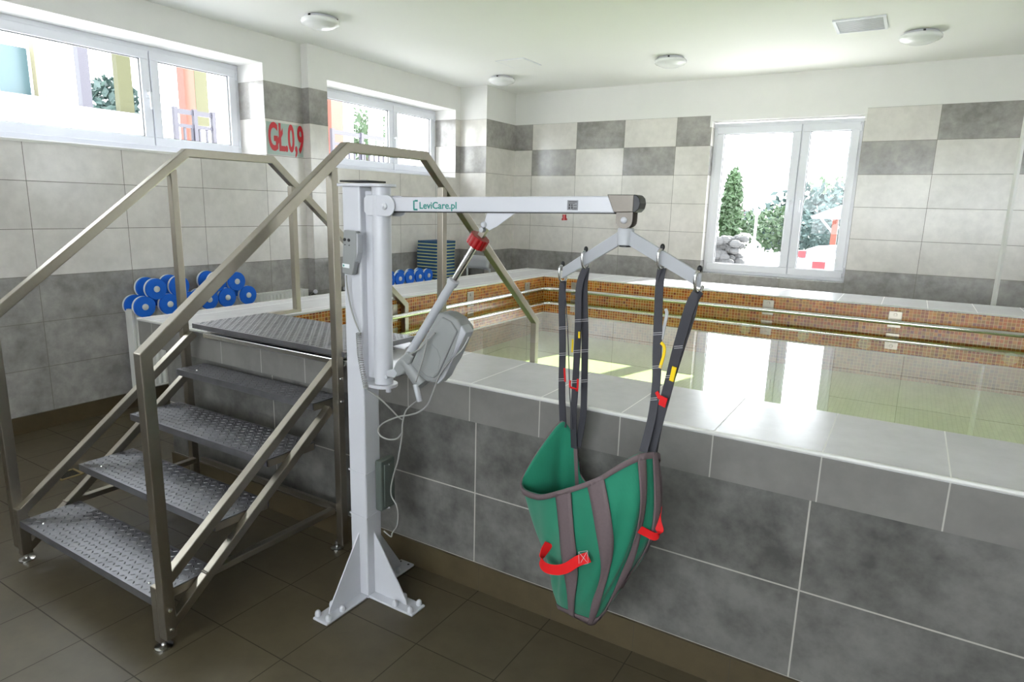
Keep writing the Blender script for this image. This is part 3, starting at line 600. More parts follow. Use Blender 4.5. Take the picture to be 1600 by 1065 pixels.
# cables
def cabl(pts, name='cable', r=.0028, y=1.66, m='cord'):
    P = [at(a, b_, 1, c_ if len_ else y) for a, b_, c_, len_ in [(q[0], q[1], q[2] if len(q) > 2 else 0, len(q) > 2) for q in pts]]
    return MB().tube(cat(P, 6), r, 8).build(name, m, H, smooth=True)
cabl([(573, 608, 1.664), (593, 622, 1.69), (610, 638, 1.71), (622, 651, 1.72), (628, 655, 1.72)])
cabl([(652, 626, 1.69), (643, 633), (634, 642), (629, 660), (628, 680), (625, 700), (621, 722), (615, 742), (611, 762), (612, 775), (619, 788), (622, 803), (620, 822), (613, 832), (611, 838), (603, 832), (600, 829)], y=1.70)
cabl([(680, 520, 1.655), (668, 532, 1.655), (655, 545, 1.66), (640, 553, 1.67)]); cabl([(668, 530, 1.65), (661, 560, 1.65), (650, 596, 1.66)])
cabl([(733, 526, 1.67), (722, 546, 1.655), (705, 562, 1.655), (692, 578, 1.66), (685, 590, 1.67), (678, 608), (668, 632), (655, 643), (640, 648), (622, 651), (600, 660), (591, 670), (594, 680), (606, 686), (620, 685), (628, 676)], y=1.69)
# hand control with coiled cord
HC = thing('hand_control', 'grey two button hand control hanging on the hoist column with coiled cord', 'remote', (-1.70, 1.66, 1.27))
hq = [at(536, 359, 1, 1.643), at(556, 361, 1, 1.643), at(556, 398, 1, 1.643), at(550, 430, 1, 1.643), at(534, 427, 1, 1.643)]
MB().prism(hq, (0, .024, 0)).build('control_body', 'grey', HC, bev=.005, seg=3)
MB().prism([at(555, 362, 1, 1.646), at(559, 366, 1, 1.646), at(559, 395, 1, 1.646), at(554, 412, 1, 1.646)], (0, .026, 0)).build('holder_clip', 'greyl', HC, bev=.002)
for x, y, r_ in ((539, 374, .0058), (545.5, 375, .0058), (539.5, 382, .0018), (546, 383, .0018)): MB().cyl(at(x, y, 1, 1.6435), at(x, y, 1, 1.6435)+Vector((0, -.003, 0)), r_, 16).build('button', 'black', HC)
MB().prism([at(535, 411, 1, 1.6432), at(546, 413, 1, 1.6432), at(546, 419, 1, 1.6432), at(535, 417, 1, 1.6432)], (0, -.001, 0)).build('brand_label', 'foamw', HC)
MB().prism([at(536.2, 413, 1, 1.642), at(538, 413.4, 1, 1.642), at(538, 416.2, 1, 1.642), at(536.2, 415.8, 1, 1.642)], (0, -.0006, 0)).build('label_mark', 'teal', HC)
kp = MB()
P = cat([at(541, 430, 1, 1.652), at(542, 445, 1, 1.655), at(547, 475, 1, 1.66), at(555, 502, 1, 1.66), at(562, 518, 1, 1.66)], 6); kp.tube(P, .003, 8); kp.build('cord', 'cord', HC, smooth=True)
c0, c1, c2 = at(560, 520, 1, 1.655), at(563, 560, 1, 1.655), at(572, 606, 1, 1.655); base = cat([c0, c1, c2], 120); n_ = len(base); P = []
for i, q in enumerate(base):
    for s in range(3):
        a = 2*math.pi*(i*3+s)/24; P.append(q + Vector((.0085*math.cos(a), .0085*math.sin(a), 0)))
MB().tube(P, .0016, 6).build('coiled_cord', 'cord', HC, smooth=True)
# spreader bar
def depth_pt(px, py, xy): # height of the pixel row above a plan position
    d = ray(px, py); k_ = (Vector((xy[0], xy[1])).length)/Vector((d.x, d.y)).length; return EYE.z+d.z*k_
SD = Vector((.255, -.119)); EN = Vector((SP.x, SP.y))
def sb(t, z): q = EN+SD*t; return Vector((q.x, q.y, z))
zR, zL = depth_pt(1088, 437, EN+SD), depth_pt(875, 425, EN-SD); zc_ = 1.452
perp = Vector((SD.y, -SD.x, 0)).normalized()
for s, ze in ((1, zR), (-1, zL)):
    a, b_ = sb(.06*s, zc_), sb(s*1.0, ze); hh = .0215; d_ = MB()
    pts = [a+Vector((0, 0, hh)), b_+Vector((0, 0, hh*.75)), b_+Vector((0, 0, -hh*.95)), a+Vector((0, 0, -hh))]
    d_.prism([p_-perp*.004 for p_ in pts], perp*.008); d_.build('spreader_arm', 'greyl', H, bev=.002)
HK = []
for t in (-1.0, -.60, .53, 1.0):
    ze = zc_+((zR if t > 0 else zL)-zc_)*(abs(t)-.06)/.94; c = sb(t*.99, ze); sg_ = 1 if t > 0 else -1
    n_ = -perp if perp.y > 0 else perp  # towards the viewer
    q = [c+n_*.004+Vector((0, 0, .024)), c+n_*.016+Vector((0, 0, .016)), c+n_*.018+Vector((0, 0, -.004)), c+n_*.012+Vector((0, 0, -.026)), c-n_*.004+Vector((0, 0, -.030)), c-n_*.014+Vector((0, 0, -.016))]
    MB().tube(cat(q, 6), .0042, 10).build('sling_hook', 'chrome', H, smooth=True); MB().ball(q[0]+Vector((0, 0, .004)), .0065, (1, 1, 1.4)).build('hook_tip', 'black', H, smooth=True)
    HK.append(c+Vector((0, 0, -.027)))
# ================================================================== SLING
SG = thing('patient_sling', 'green mesh patient sling with taupe binding hanging from the hoist straps', 'sling', (-.72, 1.72, .3))
rows = [
 [(816,748,1.76),(838,771,1.68),(872,766,1.62),(930,747,1.58),(972,722,1.575),(1004,707,1.61),(1027,712,1.69),(985,758,1.84),(914,752,1.885),(900,700,1.88),(889,667,1.87),(870,665,1.84)],
 [(838,828,1.76),(850,836,1.69),(880,834,1.62),(935,818,1.57),(978,800,1.57),(1005,790,1.60),(1032,787,1.69),(1000,810,1.83),(940,825,1.885),(905,800,1.895),(885,790,1.89),(862,790,1.86)],
 [(857,884,1.76),(865,890,1.70),(888,893,1.64),(935,886,1.60),(968,872,1.60),(990,862,1.62),(1016,850,1.69),(990,862,1.79),(945,878,1.86),(910,878,1.88),(888,874,1.87),(868,872,1.83)],
 [(865,922,1.76),(871,928,1.71),(890,936,1.67),(920,941,1.65),(942,936,1.65),(958,926,1.67),(974,912,1.71),(960,912,1.76),(935,925,1.80),(908,926,1.82),(888,922,1.81),(872,915,1.79)],
 [(873,950,1.75),(880,954,1.73),(893,960,1.715),(912,970,1.71),(925,975,1.71),(932,970,1.715),(939,963,1.73),(935,960,1.745),(922,962,1.76),(905,956,1.77),(890,950,1.77),(878,946,1.76)]]
R3 = [cat([at(x, y, 1, z) for x, y, z in r], 6, closed=True) for r in rows]; NU = len(R3[0])
SV = 40
COLS = [cat([r[i] for r in R3], SV//4) for i in range(NU)]   # COLS[i][j]
cen = [sum((COLS[i][j] for i in range(NU)), Vector())/NU for j in range(len(COLS[0]))]
for i in range(NU):                                       # soft fabric folds
    for j in range(1, len(COLS[0])-1):
        d_ = COLS[i][j]-cen[j]; d_.z = 0
        COLS[i][j] = COLS[i][j] + d_.normalized()*.006*math.sin(i*.9+j*.22)*math.sin(math.pi*j/SV)
def S(u, v, off=0.):
    u = u % NU; i = int(u); fu = u-i; v = min(max(v, 0), SV-1e-6); j = int(v); fv = v-j
    a, b_ = COLS[i % NU], COLS[(i+1) % NU]
    p_ = (a[j]*(1-fu)+b_[j]*fu)*(1-fv)+(a[j+1]*(1-fu)+b_[j+1]*fu)*fv
    if off:
        tu = b_[j]-a[j]; tv = a[min(j+1, SV)]-a[max(j-1, 0)]; n_ = tu.cross(tv).normalized()
        o_ = p_-(cen[j]*(1-fv)+cen[j+1]*fv); 
        if n_.dot(o_) < 0: n_ = -n_
        p_ = p_+n_*off
    return p_
g = MB(); V_ = g.grid([[COLS[i][j] for i in range(NU)] for j in range(SV+1)], closed=True); g.b.faces.new(V_[-1])
body = g.build('sling_body', 'green', SG, smooth=True); md = body.modifiers.new('thick', 'SOLIDIFY'); md.thickness = .003
def band(us, v0, v1, w, n=26, mat='band', name='webbing', off=.004):
    """strip on the outside following column(s) us from v0 to v1; w in columns"""
    ups = [us]*(n+1) if not isinstance(us, list) else [us[0]+(us[1]-us[0])*k/n for k in range(n+1)]
    rows_ = [[S(ups[k]+w*(q/4-.5), v0+(v1-v0)*k/n, off) for q in range(5)] for k in range(n+1)]
    b_ = MB(); b_.grid(rows_); o = b_.build(name, mat, SG, smooth=True); md = o.modifiers.new('thick', 'SOLIDIFY'); md.thickness = .0035; return o
band([13., 12.6], 0, 39, 2.7); band([18.2, 22.], 0, 39.5, 3.0); band([29.2, 29.6], 0, 37, 2.4); band([33.2, 33.6], 0, 30, 1.5); band([36.6, 36], 0, 22, 1.2)
rim = MB(); rim.grid([[S(i, v_, .0035) for i in range(NU)] for v_ in (-.0, .9, 1.8)], closed=True); o = rim.build('rim_binding', 'band', SG, smooth=True); md = o.modifiers.new('thick', 'SOLIDIFY'); md.thickness = .008; md.offset = 0
hem = MB(); hem.grid([[S(i, v_, .004) for i in range(NU)] for v_ in (36.5, 38.2, 39.95)], closed=True); o = hem.build('bottom_hem', 'band', SG, smooth=True); md = o.modifiers.new('thick', 'SOLIDIFY'); md.thickness = .004
# inner seams at the far peak
sm = MB(); sm.ribbon([S(54, v_, -.004) for v_ in range(0, 26, 2)], (1, 0, 0), .013, .003); sm.build('seam', 'band', SG)
# red handles
hl = MB(); hl.ribbon(cat([at(858, 848, 1, 1.665), at(849, 864, 1, 1.65), at(845, 876, 1, 1.635), at(852, 886, 1, 1.615), at(868, 890, 1, 1.60), at(885, 887, 1, 1.585), at(903, 876, 1, 1.575), at(920, 870, 1, 1.575)], 6), (0.08, .12, 1), .030, .003)
o = hl.build('grab_handle', 'redstrap', SG, smooth='auto')
bx_ = MB(); 
q = [at(904, 862, 1, 1.572), at(918, 860, 1, 1.572), at(919, 880, 1, 1.572), at(905, 883, 1, 1.572)]
for a, b_ in ((0, 1), (1, 2), (2, 3), (3, 0), (0, 2), (1, 3)): bx_.tube([q[a], q[b_]], .0006, 4)
bx_.build('handle_stitching', 'stitch', SG)
hl = MB(); hl.ribbon(cat([at(1029, 790, 1, 1.665), at(1027, 812, 1, 1.65), at(1031, 830, 1, 1.645), at(1024, 838, 1, 1.63), at(1010, 832, 1, 1.615), at(997, 825, 1, 1.60)], 6), (.3, .3, 1), .022, .003)
hl.build('grab_handle', 'redstrap', SG, smooth='auto')
# suspension straps
def strap(pix, w=.026, tw=(1, -.15, 0), hook=None, name='suspension_strap'):
    P = [at(x, y, 1, yy) for x, y, yy in pix]
    if hook is not None: P = [HK[hook]] + P
    return MB().ribbon(cat(P, 8), tw, w, .003).build(name, 'strap', SG, smooth='auto')
yl = HK[0].y; ym2 = HK[1].y; yr = HK[2].y; ye = HK[3].y
strap([(878, 470, yl), (879, 540, 1.872), (878, 610, 1.868), (880, 667, 1.86)], .026, hook=0)
strap([(884, 470, yl+.006), (888, 540, 1.876), (890, 610, 1.87), (892, 640, 1.87), (894, 669, 1.868)], .022, (.5, -.9, 0), hook=0)
strap([(905, 450, ym2), (903, 520, ym2), (899, 600, 1.855), (896, 650, 1.865), (897, 700, 1.872)], .024, hook=1)
strap([(913, 450, ym2+.008), (914, 520, ym2+.01), (913, 600, 1.865), (911, 650, 1.87), (903, 697, 1.878)], .024, hook=1)
strap([(1030, 450, yr), (1028, 520, yr), (1026, 590, 1.675), (1019, 650, 1.65), (1005, 706, 1.618)], .024, hook=2)
strap([(1026, 450, yr+.008), (1021, 540, yr+.008), (1020, 600, 1.685), (1015, 650, 1.67), (1010, 708, 1.64)], .018, (.4, -.9, 0), hook=2)
strap([(1078, 480, ye), (1060, 540, 1.645), (1045, 600, 1.655), (1030, 655, 1.655), (1016, 708, 1.64)], .027, hook=3)
strap([(1085, 490, ye+.006), (1072, 530, 1.655), (1053, 590, 1.668), (1040, 630, 1.675), (1024, 711, 1.67)], .020, (.5, -.85, 0), hook=3)
st = MB()
for (x, y, w_, yy) in ((880, 511, 9, 1.862), (880, 552, 9, 1.860), (879, 592, 10, 1.855), (900, 500, 9, 1.79), (914, 499, 9, 1.80), (898, 548, 9, 1.80), (912, 547, 9, 1.81), (896, 595, 9, 1.82), (911, 594, 9, 1.83), (1028, 520, 10, 1.67), (1026, 572, 10, 1.66), (1020, 622, 9, 1.65), (1060, 541, 9, 1.635), (1045, 587, 9, 1.64)):
    st = MB(); [st.tube([at(x-w_*.75, y+dy, 1, yy), at(x+w_*.75, y+dy-1, 1, yy)], .0009, 4) for dy in (0, 3)]; st.build('strap_stitching', 'stitch', SG)
def loop(pix, mat, w=.02):
    MB().ribbon(cat([at(*q) for q in pix], 6), (1, -.3, 0), w, .003).build('colour_loop', mat, SG, smooth='auto')
loop([(1033, 535, 1, 1.675), (1038, 542, 1, 1.67), (1037, 555, 1, 1.668), (1031, 575, 1, 1.665)], 'yellow', .008); loop([(1054, 573, 1, 1.635), (1049, 595, 1, 1.635)], 'yellow', .013)
loop([(905, 518, 1, 1.785), (905, 528, 1, 1.785)], 'yellow', .006); loop([(895, 530, 1, 1.79), (894, 550, 1, 1.80)], 'yellow', .005)
loop([(1038, 620, 1, 1.638), (1034, 634, 1, 1.638)], 'redstrap', .022); loop([(1026, 612, 1, 1.66), (1031, 622, 1, 1.65)], 'redstrap', .010)
loop([(891, 594, 1, 1.81), (891, 604, 1, 1.81), (899, 607, 1, 1.805), (902, 610, 1, 1.81), (903, 592, 1, 1.81)], 'redstrap', .006); loop([(882, 575, 1, 1.855), (883, 596, 1, 1.855)], 'redstrap', .006)
loop([(1040, 482, 1, 1.70), (1042, 490, 1, 1.70), (1039, 505, 1, 1.70), (1034, 530, 1, 1.69)], 'stitch', .009)
# ================================================================== RADIATOR, DUMBBELLS, BOARDS, CHAIR, SIGN
RD = thing('radiator', 'white ribbed panel radiator on the left wall behind the steps', 'radiator', (-4.68, 3.25, .155))
r_ = MB(); n = 40; y0, y1 = 2.45, 4.03
pts = []
for i in range(n*4+1):
    yy = y0+(y1-y0)*i/(n*4); ph = i % 4; pts.append((-4.645-(0 if ph in (0, 1) else .005), yy))
r_.grid([[Vector((x, y, z)) for x, y in pts] for z in (.175, .735)]); r_.build('radiator_panel', 'rad', RD)
MB().box(-4.655, -4.653, y0, y1, .16, .75).build('radiator_back', 'rad', RD)
MB().box(-4.725, -4.717, y0, y1, .16, .75).build('rear_panel', 'rad', RD, bev=.003)
MB().box(-4.73, -4.645, y0-.004, y0, .155, .75).build('side_cover', 'rad', RD); MB().box(-4.73, -4.645, y1, y1+.004, .155, .75).build('side_cover', 'rad', RD)
r_ = MB(); r_.box(-4.73, -4.722, y0, y1, .746, .752); r_.box(-4.655, -4.645, y0, y1, .746, .752)
for i in range(50): r_.box(-4.722, -4.655, y0+i*(y1-y0)/50, y0+(i+.45)*(y1-y0)/50, .746, .750)
r_.build('top_grille', 'rad', RD)
r_ = MB(); r_.box(-4.722, -4.655, y0, y1, .735, .737); r_.build('grille_shadow_gap', 'greyd', RD)  # dark sheet under the slats, its colour stands in for shade
MB().lathe([(.012, 0), (.018, .01), (.02, .05), (.016, .06), (0, .061)], (-4.60, 4.075, .725), (.5, -.4, .1), 20).build('valve_head', 'white', RD, smooth='auto')
MB().tube([(-4.60, 4.075, .725), (-4.66, 4.08, .70), (-4.68, 4.08, .6), (-4.68, 4.08, .0)], .009, 10).build('valve_pipe', 'chrome', RD, smooth=True)
for y in (2.7, 3.8): MB().box(-4.785, -4.72, y, y+.02, .3, .33).build('wall_bracket', 'rad', RD)
def dumbbell(loc, label, group, r=.076):
    t = thing('foam_dumbbell', label, 'dumbbell', loc, group)
    x, y, z = loc
    for s in (-1, 1):
        c = x+s*.062
        MB().lathe([(r-.004, -.0), (r, .003), (r, .017), (r-.003, .020)], (c+.004, y, z), 'X', 36).build('blue_disc', 'blue', t, smooth='auto')
        MB().lathe([(r-.003, -.020), (r, -.017), (r, -.003), (r-.004, 0)], (c+.003, y, z), 'X', 36).build('white_disc', 'foamw', t, smooth='auto')
    MB().cyl((x-.09, y, z), (x+.09, y, z), .014, 16).build('handle', 'hub', t, smooth='auto')
    MB().lathe([(.023, 0), (.022, .005), (.012, .011), (0, .012)], (x+.085, y, z), (1, 0, 0), 24).build('hub_cap', 'hub', t, smooth='auto')
    return t
gA = 'blue foam dumbbells piled on the radiator behind the steps'
XA = -4.677
nmA = ['leftmost blue foam dumbbell in the bottom row on the radiator', 'second blue foam dumbbell from the left in the bottom row on the radiator', 'third dumbbell in the bottom row, mostly hidden by the right handrail',
 'fourth blue foam dumbbell in the bottom row on the radiator, just right of the handrail', 'fifth blue foam dumbbell in the bottom row, next to last', 'rightmost blue foam dumbbell in the bottom row on the radiator']
Ys = [2.516, 2.70, 2.861, 3.017, 3.175, 3.367]
for y, l in zip(Ys, nmA): dumbbell((XA, y, .7665), l, gA)
tops = [(2.609, .886, 'leftmost blue foam dumbbell in the top row of the radiator pile'), (2.785, .892, 'second blue foam dumbbell in the top row, left of the rear handrail post'), (3.095, .899, 'third dumbbell of the top row, partly hidden behind the sloping handrail'), (3.268, .887, 'rightmost blue foam dumbbell in the top row of the radiator pile')]
for y, z, l in tops: dumbbell((XA, y, z), l, gA)
BN = thing('storage_bench', 'low white bench behind the left pool edge carrying dumbbells and kickboards', 'bench', (-4.45, 5.3, 0))
MB().box(-4.69, -4.24, 4.5, 5.93, .695, .725).build('bench_top', 'white', BN, bev=.004)
for x in (-4.65, -4.28):
    for y in (4.55, 5.88): MB().box(x-.02, x+.02, y-.02, y+.02, 0, .695).build('leg', 'white', BN)
gB = 'blue foam dumbbells on the bench left of the kickboards'
for i, (y, l) in enumerate(zip((4.80, 4.945, 5.10, 5.255, 5.40), ('leftmost small dumbbell beside the hoist column behind the pool', 'second dumbbell from the left in the row beside the kickboards', 'middle dumbbell of the front row beside the kickboards', 'fourth dumbbell from the left in the row beside the kickboards', 'dumbbell touching the kickboard stack'))):
    dumbbell((-4.425, y, .725+.071), l, gB, .0705)
ords = ['lowest', 'second', 'third', 'fourth', 'fifth', 'sixth', 'seventh', 'eighth', 'ninth', 'tenth', 'eleventh', 'topmost', ]
for k in range(12):
    z = .7255+k*.0352; ox = .008*math.sin(k*.8); oy = .006*math.cos(k*1.1)
    t = thing('kickboard', '%s navy and yellow foam kickboard %s of the stack by the pool' % (ords[k], 'counted from the bottom' if 0 < k < 11 else 'at the end'), 'kickboard', (-4.485+ox, 5.71+oy, z), 'foam kickboards stacked behind the pool')
    def bd(z0, z1, nm, mt):
        pts = []
        for cx_, cy_, a0 in ((.145-.03, .17-.03, 0), (-.145+.03, .17-.03, 90), (-.145+.03, -.17+.03, 180), (.145-.03, -.17+.03, 270)):
            for s in range(5): a = math.radians(a0+s*22.5); pts.append((-4.485+ox+cx_+.03*math.cos(a), 5.71+oy+cy_+.03*math.sin(a), z0))
        MB().prism(pts, (0, 0, z1-z0)).build(nm, mt, t)
    bd(z, z+.010, 'yellow_layer', 'lime'); bd(z+.010, z+.035, 'blue_layer', 'navy')
CH = thing('plastic_chair', 'white plastic chair standing behind the far left pool corner', 'chair', (-4.31, 6.13, 0))
c = MB(); rw = []
for z in (.80, .84, .90, .955): rw.append([Vector((-4.53+.36*i/8, 6.30+.02*math.sin(math.pi*i/8)+(z-.8)*.1, z+.01*math.sin(math.pi*i/8))) for i in range(9)])
c.grid(rw); o = c.build('backrest', 'white', CH, smooth=True); md = o.modifiers.new('t', 'SOLIDIFY'); md.thickness = .02
MB().box(-4.50, -4.12, 5.96, 6.30, .43, .455).build('seat', 'white', CH, bev=.01)
for x, y, h_ in ((-4.48, 6.28, .82), (-4.16, 6.28, .82), (-4.48, 5.99, .43), (-4.16, 5.99, .43)): MB().cyl((x, y, 0), (x, y+(.02 if h_ > .5 else 0), h_), .013, 12).build('leg', 'white', CH)
# depth sign
SN = thing('depth_sign', 'red pool depth lettering on a clear sheet fixed to the tiles between the windows', 'sign', (XL+.003, 3.95, 2.05))
MB().box(XL, XL+.003, 3.775, 4.155, 1.922, 2.19).build('sign_sheet', 'signback', SN)
RS = Matrix.Translation((XL+.0035, 3.785, 1.965)) @ Matrix(((0, 0, 1, 0), (1, 0, 0, 0), (0, 1, 0, 0), (0, 0, 0, 1)))
text('GŁ.0,9', .315, 'redsign', 'sign_lettering', SN, RS, .455, .009, .001)
# ================================================================== OUTDOORS
tag(structure(MB().box(-5.25, 14, YB+.31, 8.9, -.30, -.10).box(-7.6, 30, 8.9, 26, -.30, -.10).box(-40, 40, 26, 90, -.30, -.10).build('ground', 'asphalt')), None)
gt = MB(); gt.box(-30, -5.25, -15, 8.9, -.3, 1.55); gt.box(-30, -7.6, 8.9, 26, -.3, 1.55); structure(gt.build('ground_terrace', 'asphalt'))
structure(MB().box(4.35, 30, -15, YB+.3, -.3, -.1).build('ground_side', 'asphalt')); structure(MB().box(-5.25, 4.35, -15, YN-.32, -.3, -.1).build('ground_front', 'asphalt'))
def foliage(mb, c, r, n, s, sq=(1, 1, 1)):
    for _ in range(n):
        while True:
            q = Vector((random.uniform(-1, 1), random.uniform(-1, 1), random.uniform(-1, 1)))
            if .35 < q.length < 1: break
        q = Vector((q.x*r*sq[0], q.y*r*sq[1], q.z*r*sq[2]))+Vector(c)
        a = Vector((random.gauss(0, 1), random.gauss(0, 1), random.gauss(0, 1))).normalized(); b_ = a.orthogonal().normalized(); k_ = s*random.uniform(.6, 1.3)
        v = [mb.b.verts.new(q+a*k_), mb.b.verts.new(q+b_*k_*.5), mb.b.verts.new(q-a*k_), mb.b.verts.new(q-b_*k_*.5)]; mb.b.faces.new(v)
def tree(name, label, base, h, r, mat, n=1500, s=.16, sq=(1, 1, 1), group='trees outside the windows', blobs=4):
    t = thing(name, label, 'tree', base, group); bx0 = Vector(base)
    MB().cyl(bx0, bx0+Vector((0, 0, h*.6)), .12*h/4, 10, .05*h/4).build('trunk', 'bark', t)
    m_ = MB()
    for k in range(blobs):
        c = bx0+Vector((random.uniform(-.4, .4)*r, random.uniform(-.4, .4)*r, h-r*sq[2]+random.uniform(-.25, .15)*r)) if blobs > 1 else bx0+Vector((0, 0, h-r*sq[2]))
        foliage(m_, c, r*(.75 if blobs > 1 else 1), n//blobs, s, sq)
    m_.build('foliage', mat, t)
def px(x, y, Y): return at(x, y, 1, Y)
q = px(1136, 404, 24); tree('cypress', 'tall narrow cypress at the left of the far window view', (q.x, q.y, -.1), px(1136, 262, 24).z+.1, 1.0, 'leafl', 2600, .12, (.36, .36, 1.72), blobs=1)
for i, (x0, yt, Y, r, mt, lab) in enumerate(((1172, 318, 44, 2.2, 'leafr', 'reddish tree just right of the cypress outside the far window'), (1196, 312, 60, 4.0, 'leaf', 'blue green tree in the middle of the left window pane'), (1222, 306, 36, 2.3, 'leafl', 'light green leafy tree at the right edge of the left window pane'),
      (1272, 268, 33, 2.7, 'leaf', 'tall dark tree at the left of the right window pane'), (1304, 262, 51, 4.0, 'leafl', 'tall tree behind the pavilion outside the far window'), (1335, 280, 41, 3.0, 'leaf', 'dark tree at the right edge of the far window'))):
    q = px(x0, 385, Y); tree('tree', lab, (q.x, q.y, -.1), px(x0, yt, Y).z+.1, r, mt, 1800, .22)
sh = [(1152, 372, 31, .7, 'leafl', 'low green shrub at the foot of the cypress'), (1210, 372, 30, 1.0, 'leafl', 'light green shrub right of the lamp post'), (1180, 370, 38, 1.0, 'leaf', 'dark shrub behind the outdoor railing'), (1290, 362, 29.3, 1.1, 'leaf', 'dark shrub below the pavilion roof')]
for x0, y0_, Y, r, mt, lab in sh:
    q = px(x0, y0_, Y); m_ = MB(); foliage(m_, (q.x, q.y, -.1+r), r, 700, .12); tag(m_.build('shrub', mt), lab, 'shrub', 'shrubs outside the far window')
q0, q1 = px(1122, 398, 22), px(1134, 412, 22); m_ = MB()
for _ in range(60): m_.ball((random.uniform(q0.x-.3, q1.x+.5), 22+random.uniform(-.5, .5), random.uniform(-.05, .75)), random.uniform(.10, .2), (1.2, .9, .8), 5)
tag(m_.build('rock_pile', 'stone'), 'grey rockery stones at the left foot of the cypress', 'rocks')
rl = thing('outdoor_railing', 'pale metal stair railing descending outside the far window', 'railing', tuple(px(1170, 395, 26)))
m_ = MB(); a, b_, c = px(1150, 364, 26), px(1170, 366, 26), px(1188, 384, 26); m_.tube([a, b_, c], .04, 6); m_.tube([a-Vector((0, 0, .35)), b_-Vector((0, 0, .35)), c-Vector((0, 0, .35))], .03, 6); m_.build('rail', 'facade', rl)
m_ = MB(); [m_.cyl((a.lerp(b_, k/3) if k < 4 else b_.lerp(c, (k-3)/3)), (a.lerp(b_, k/3) if k < 4 else b_.lerp(c, (k-3)/3))-Vector((0, 0, .9)), .025, 6) for k in range(7)]; m_.build('balusters', 'facade', rl)
q = px(1177, 390, 27.5); lpz = px(1175, 335, 27.5).z; lt = thing('lamp_post', 'slim white lamp post in the middle of the left window pane', 'lamp post', (q.x, q.y, -.1))
MB().cyl((q.x, q.y, -.1), (q.x, q.y, lpz), .05, 10).build('pole', 'facade', lt); MB().ball((q.x, q.y, lpz+.1), .14).build('globe', 'facade', lt, smooth=True)
# pavilion
Yp = 24; ax0, ax1 = px(1268, 341, Yp), px(1340, 330, Yp); top = px(1338, 306, Yp+2); pv = thing('pavilion', 'small pavilion with a pale pitched roof and orange posts outside the far window', 'pavilion', (ax0.x+1.5, Yp+2, -.1))
m_ = MB(); zb = ax0.z; x0_, x1_ = ax0.x, ax0.x+4.6; zt = top.z+.3; xm_ = (x0_+x1_)/2
for tri in (((x0_, Yp, zb), (x1_, Yp, zb), (xm_, Yp+2, zt)), ((x1_, Yp, zb), (x1_, Yp+4, zb), (xm_, Yp+2, zt)), ((x1_, Yp+4, zb), (x0_, Yp+4, zb), (xm_, Yp+2, zt)), ((x0_, Yp+4, zb), (x0_, Yp, zb), (xm_, Yp+2, zt))): m_.prism(tri, (0, 0, .08))
m_.build('roof', 'roof', pv)
for x, y in ((x0_+.7, Yp+.4), (x1_-.5, Yp+.4), (x0_+.7, Yp+3.6), (x1_-.5, Yp+3.6)):
    MB().box(x-.09, x+.09, y-.09, y+.09, -.1, zb+.02).build('post', 'orange', pv)
    MB().tube([(x, y, zb-.5), (x-.45, y, zb)], .04, 6).build('brace', 'roof', pv)
def car(x, y, label, flip=1, mat='carw', L=4.0):
    t = thing('parked_car', label, 'car', (x, y, -.1), 'cars parked outside the far window'); gx = x
    prof = [(-2, .3), (-2, .75), (-1.85, .95), (-1.1, 1.02), (-.55, 1.42), (.7, 1.45), (1.35, 1.05), (1.95, .95), (2.05, .55), (2.05, .3)]
    MB().prism([(gx+flip*a*L/4, y-.8, -.1+b_) for a, b_ in prof], (0, 1.6, 0)).build('car_body', mat, t, bev=.08, seg=3)
    MB().prism([(gx+flip*a*L/4, y-.82, -.1+b_) for a, b_ in [(-.95, 1.05), (-.5, 1.36), (.62, 1.38), (1.15, 1.07)]], (0, 1.64, 0)).build('car_windows', 'card', t)
    for a in (-1.25, 1.3): MB().cyl((gx+flip*a, y-.84, .22), (gx+flip*a, y+.84, .22), .32, 20).build('wheel', 'black', t)
    m_ = MB(); m_.box(gx-2.04, gx-1.85, y-.83, y-.62, .66, .80); m_.build('tail_light', 'carr', t)
q = px(1262, 404, 15.5); car(q.x+1.9, 15.5, 'silver car with red tail light parked at the lower left of the right window pane', 1, 'carw', 4.0)
q = px(1285, 400, 12.4); car(q.x+2.0, 12.3, 'paler car with red tail light parked at the lower right of the far window', 1, 'roof', 4.0)
# building and railings beyond the left windows
XF = -11.
NB = thing('neighbour_building', 'white rendered wing with tall openings seen through the large left window', 'building', (XF, 6, 1.55))
def lx(x, y, X=XF): return at(x, y, 0, X)
def lq(x0, x1, yt, yb, th=.25, X=XF):  # box behind a pixel range on plane X
    a, b_ = lx(x0, (yt+yb)/2, X), lx(x1, (yt+yb)/2, X); return (X-th, X, a.y, b_.y, min(lx(x0, yb, X).z, 9), lx(x0, yt, X).z)
bz = lx(0, 149).z; MB().box(XF-.4, XF, -3, lx(232, 190).y, 1.55, bz).build('parapet_wall', 'facade', NB)
MB().box(XF-.1, XF+.06, lx(-60, 150).y, lx(92, 163).y, bz-.02, bz+.05).build('window_ledge', 'greyl', NB); MB().box(XF-.1, XF+.06, lx(118, 168).y, lx(216, 180).y, bz-.09, bz-.02).build('window_ledge', 'greyl', NB)
for x0, x1, mt in ((57, 71, 'cream'), (125, 141, 'darkmetal'), (184, 206, 'olive')):
    a, b_ = lx(x0, 110), lx(x1, 110); MB().box(XF-.15, XF-.02, a.y, b_.y, bz, 6.2).build('opening_post', mt, NB)
a, b_ = lx(8, 100), lx(57, 100); MB().box(XF-.3, XF-.25, a.y, b_.y, bz, lx(20, 66).z).build('blue_pane', 'cyan', NB)
m_ = MB(); c_ = lx(178, 158, XF-2.5); foliage(m_, c_, .55, 350, .1, (.6, 1, .8)); m_.cyl((c_.x, c_.y, 1.55), (c_.x, c_.y, c_.z), .05, 8); tag(m_.build('shrub', 'leaf'), 'dark green plant behind the openings of the neighbouring wing', 'shrub')
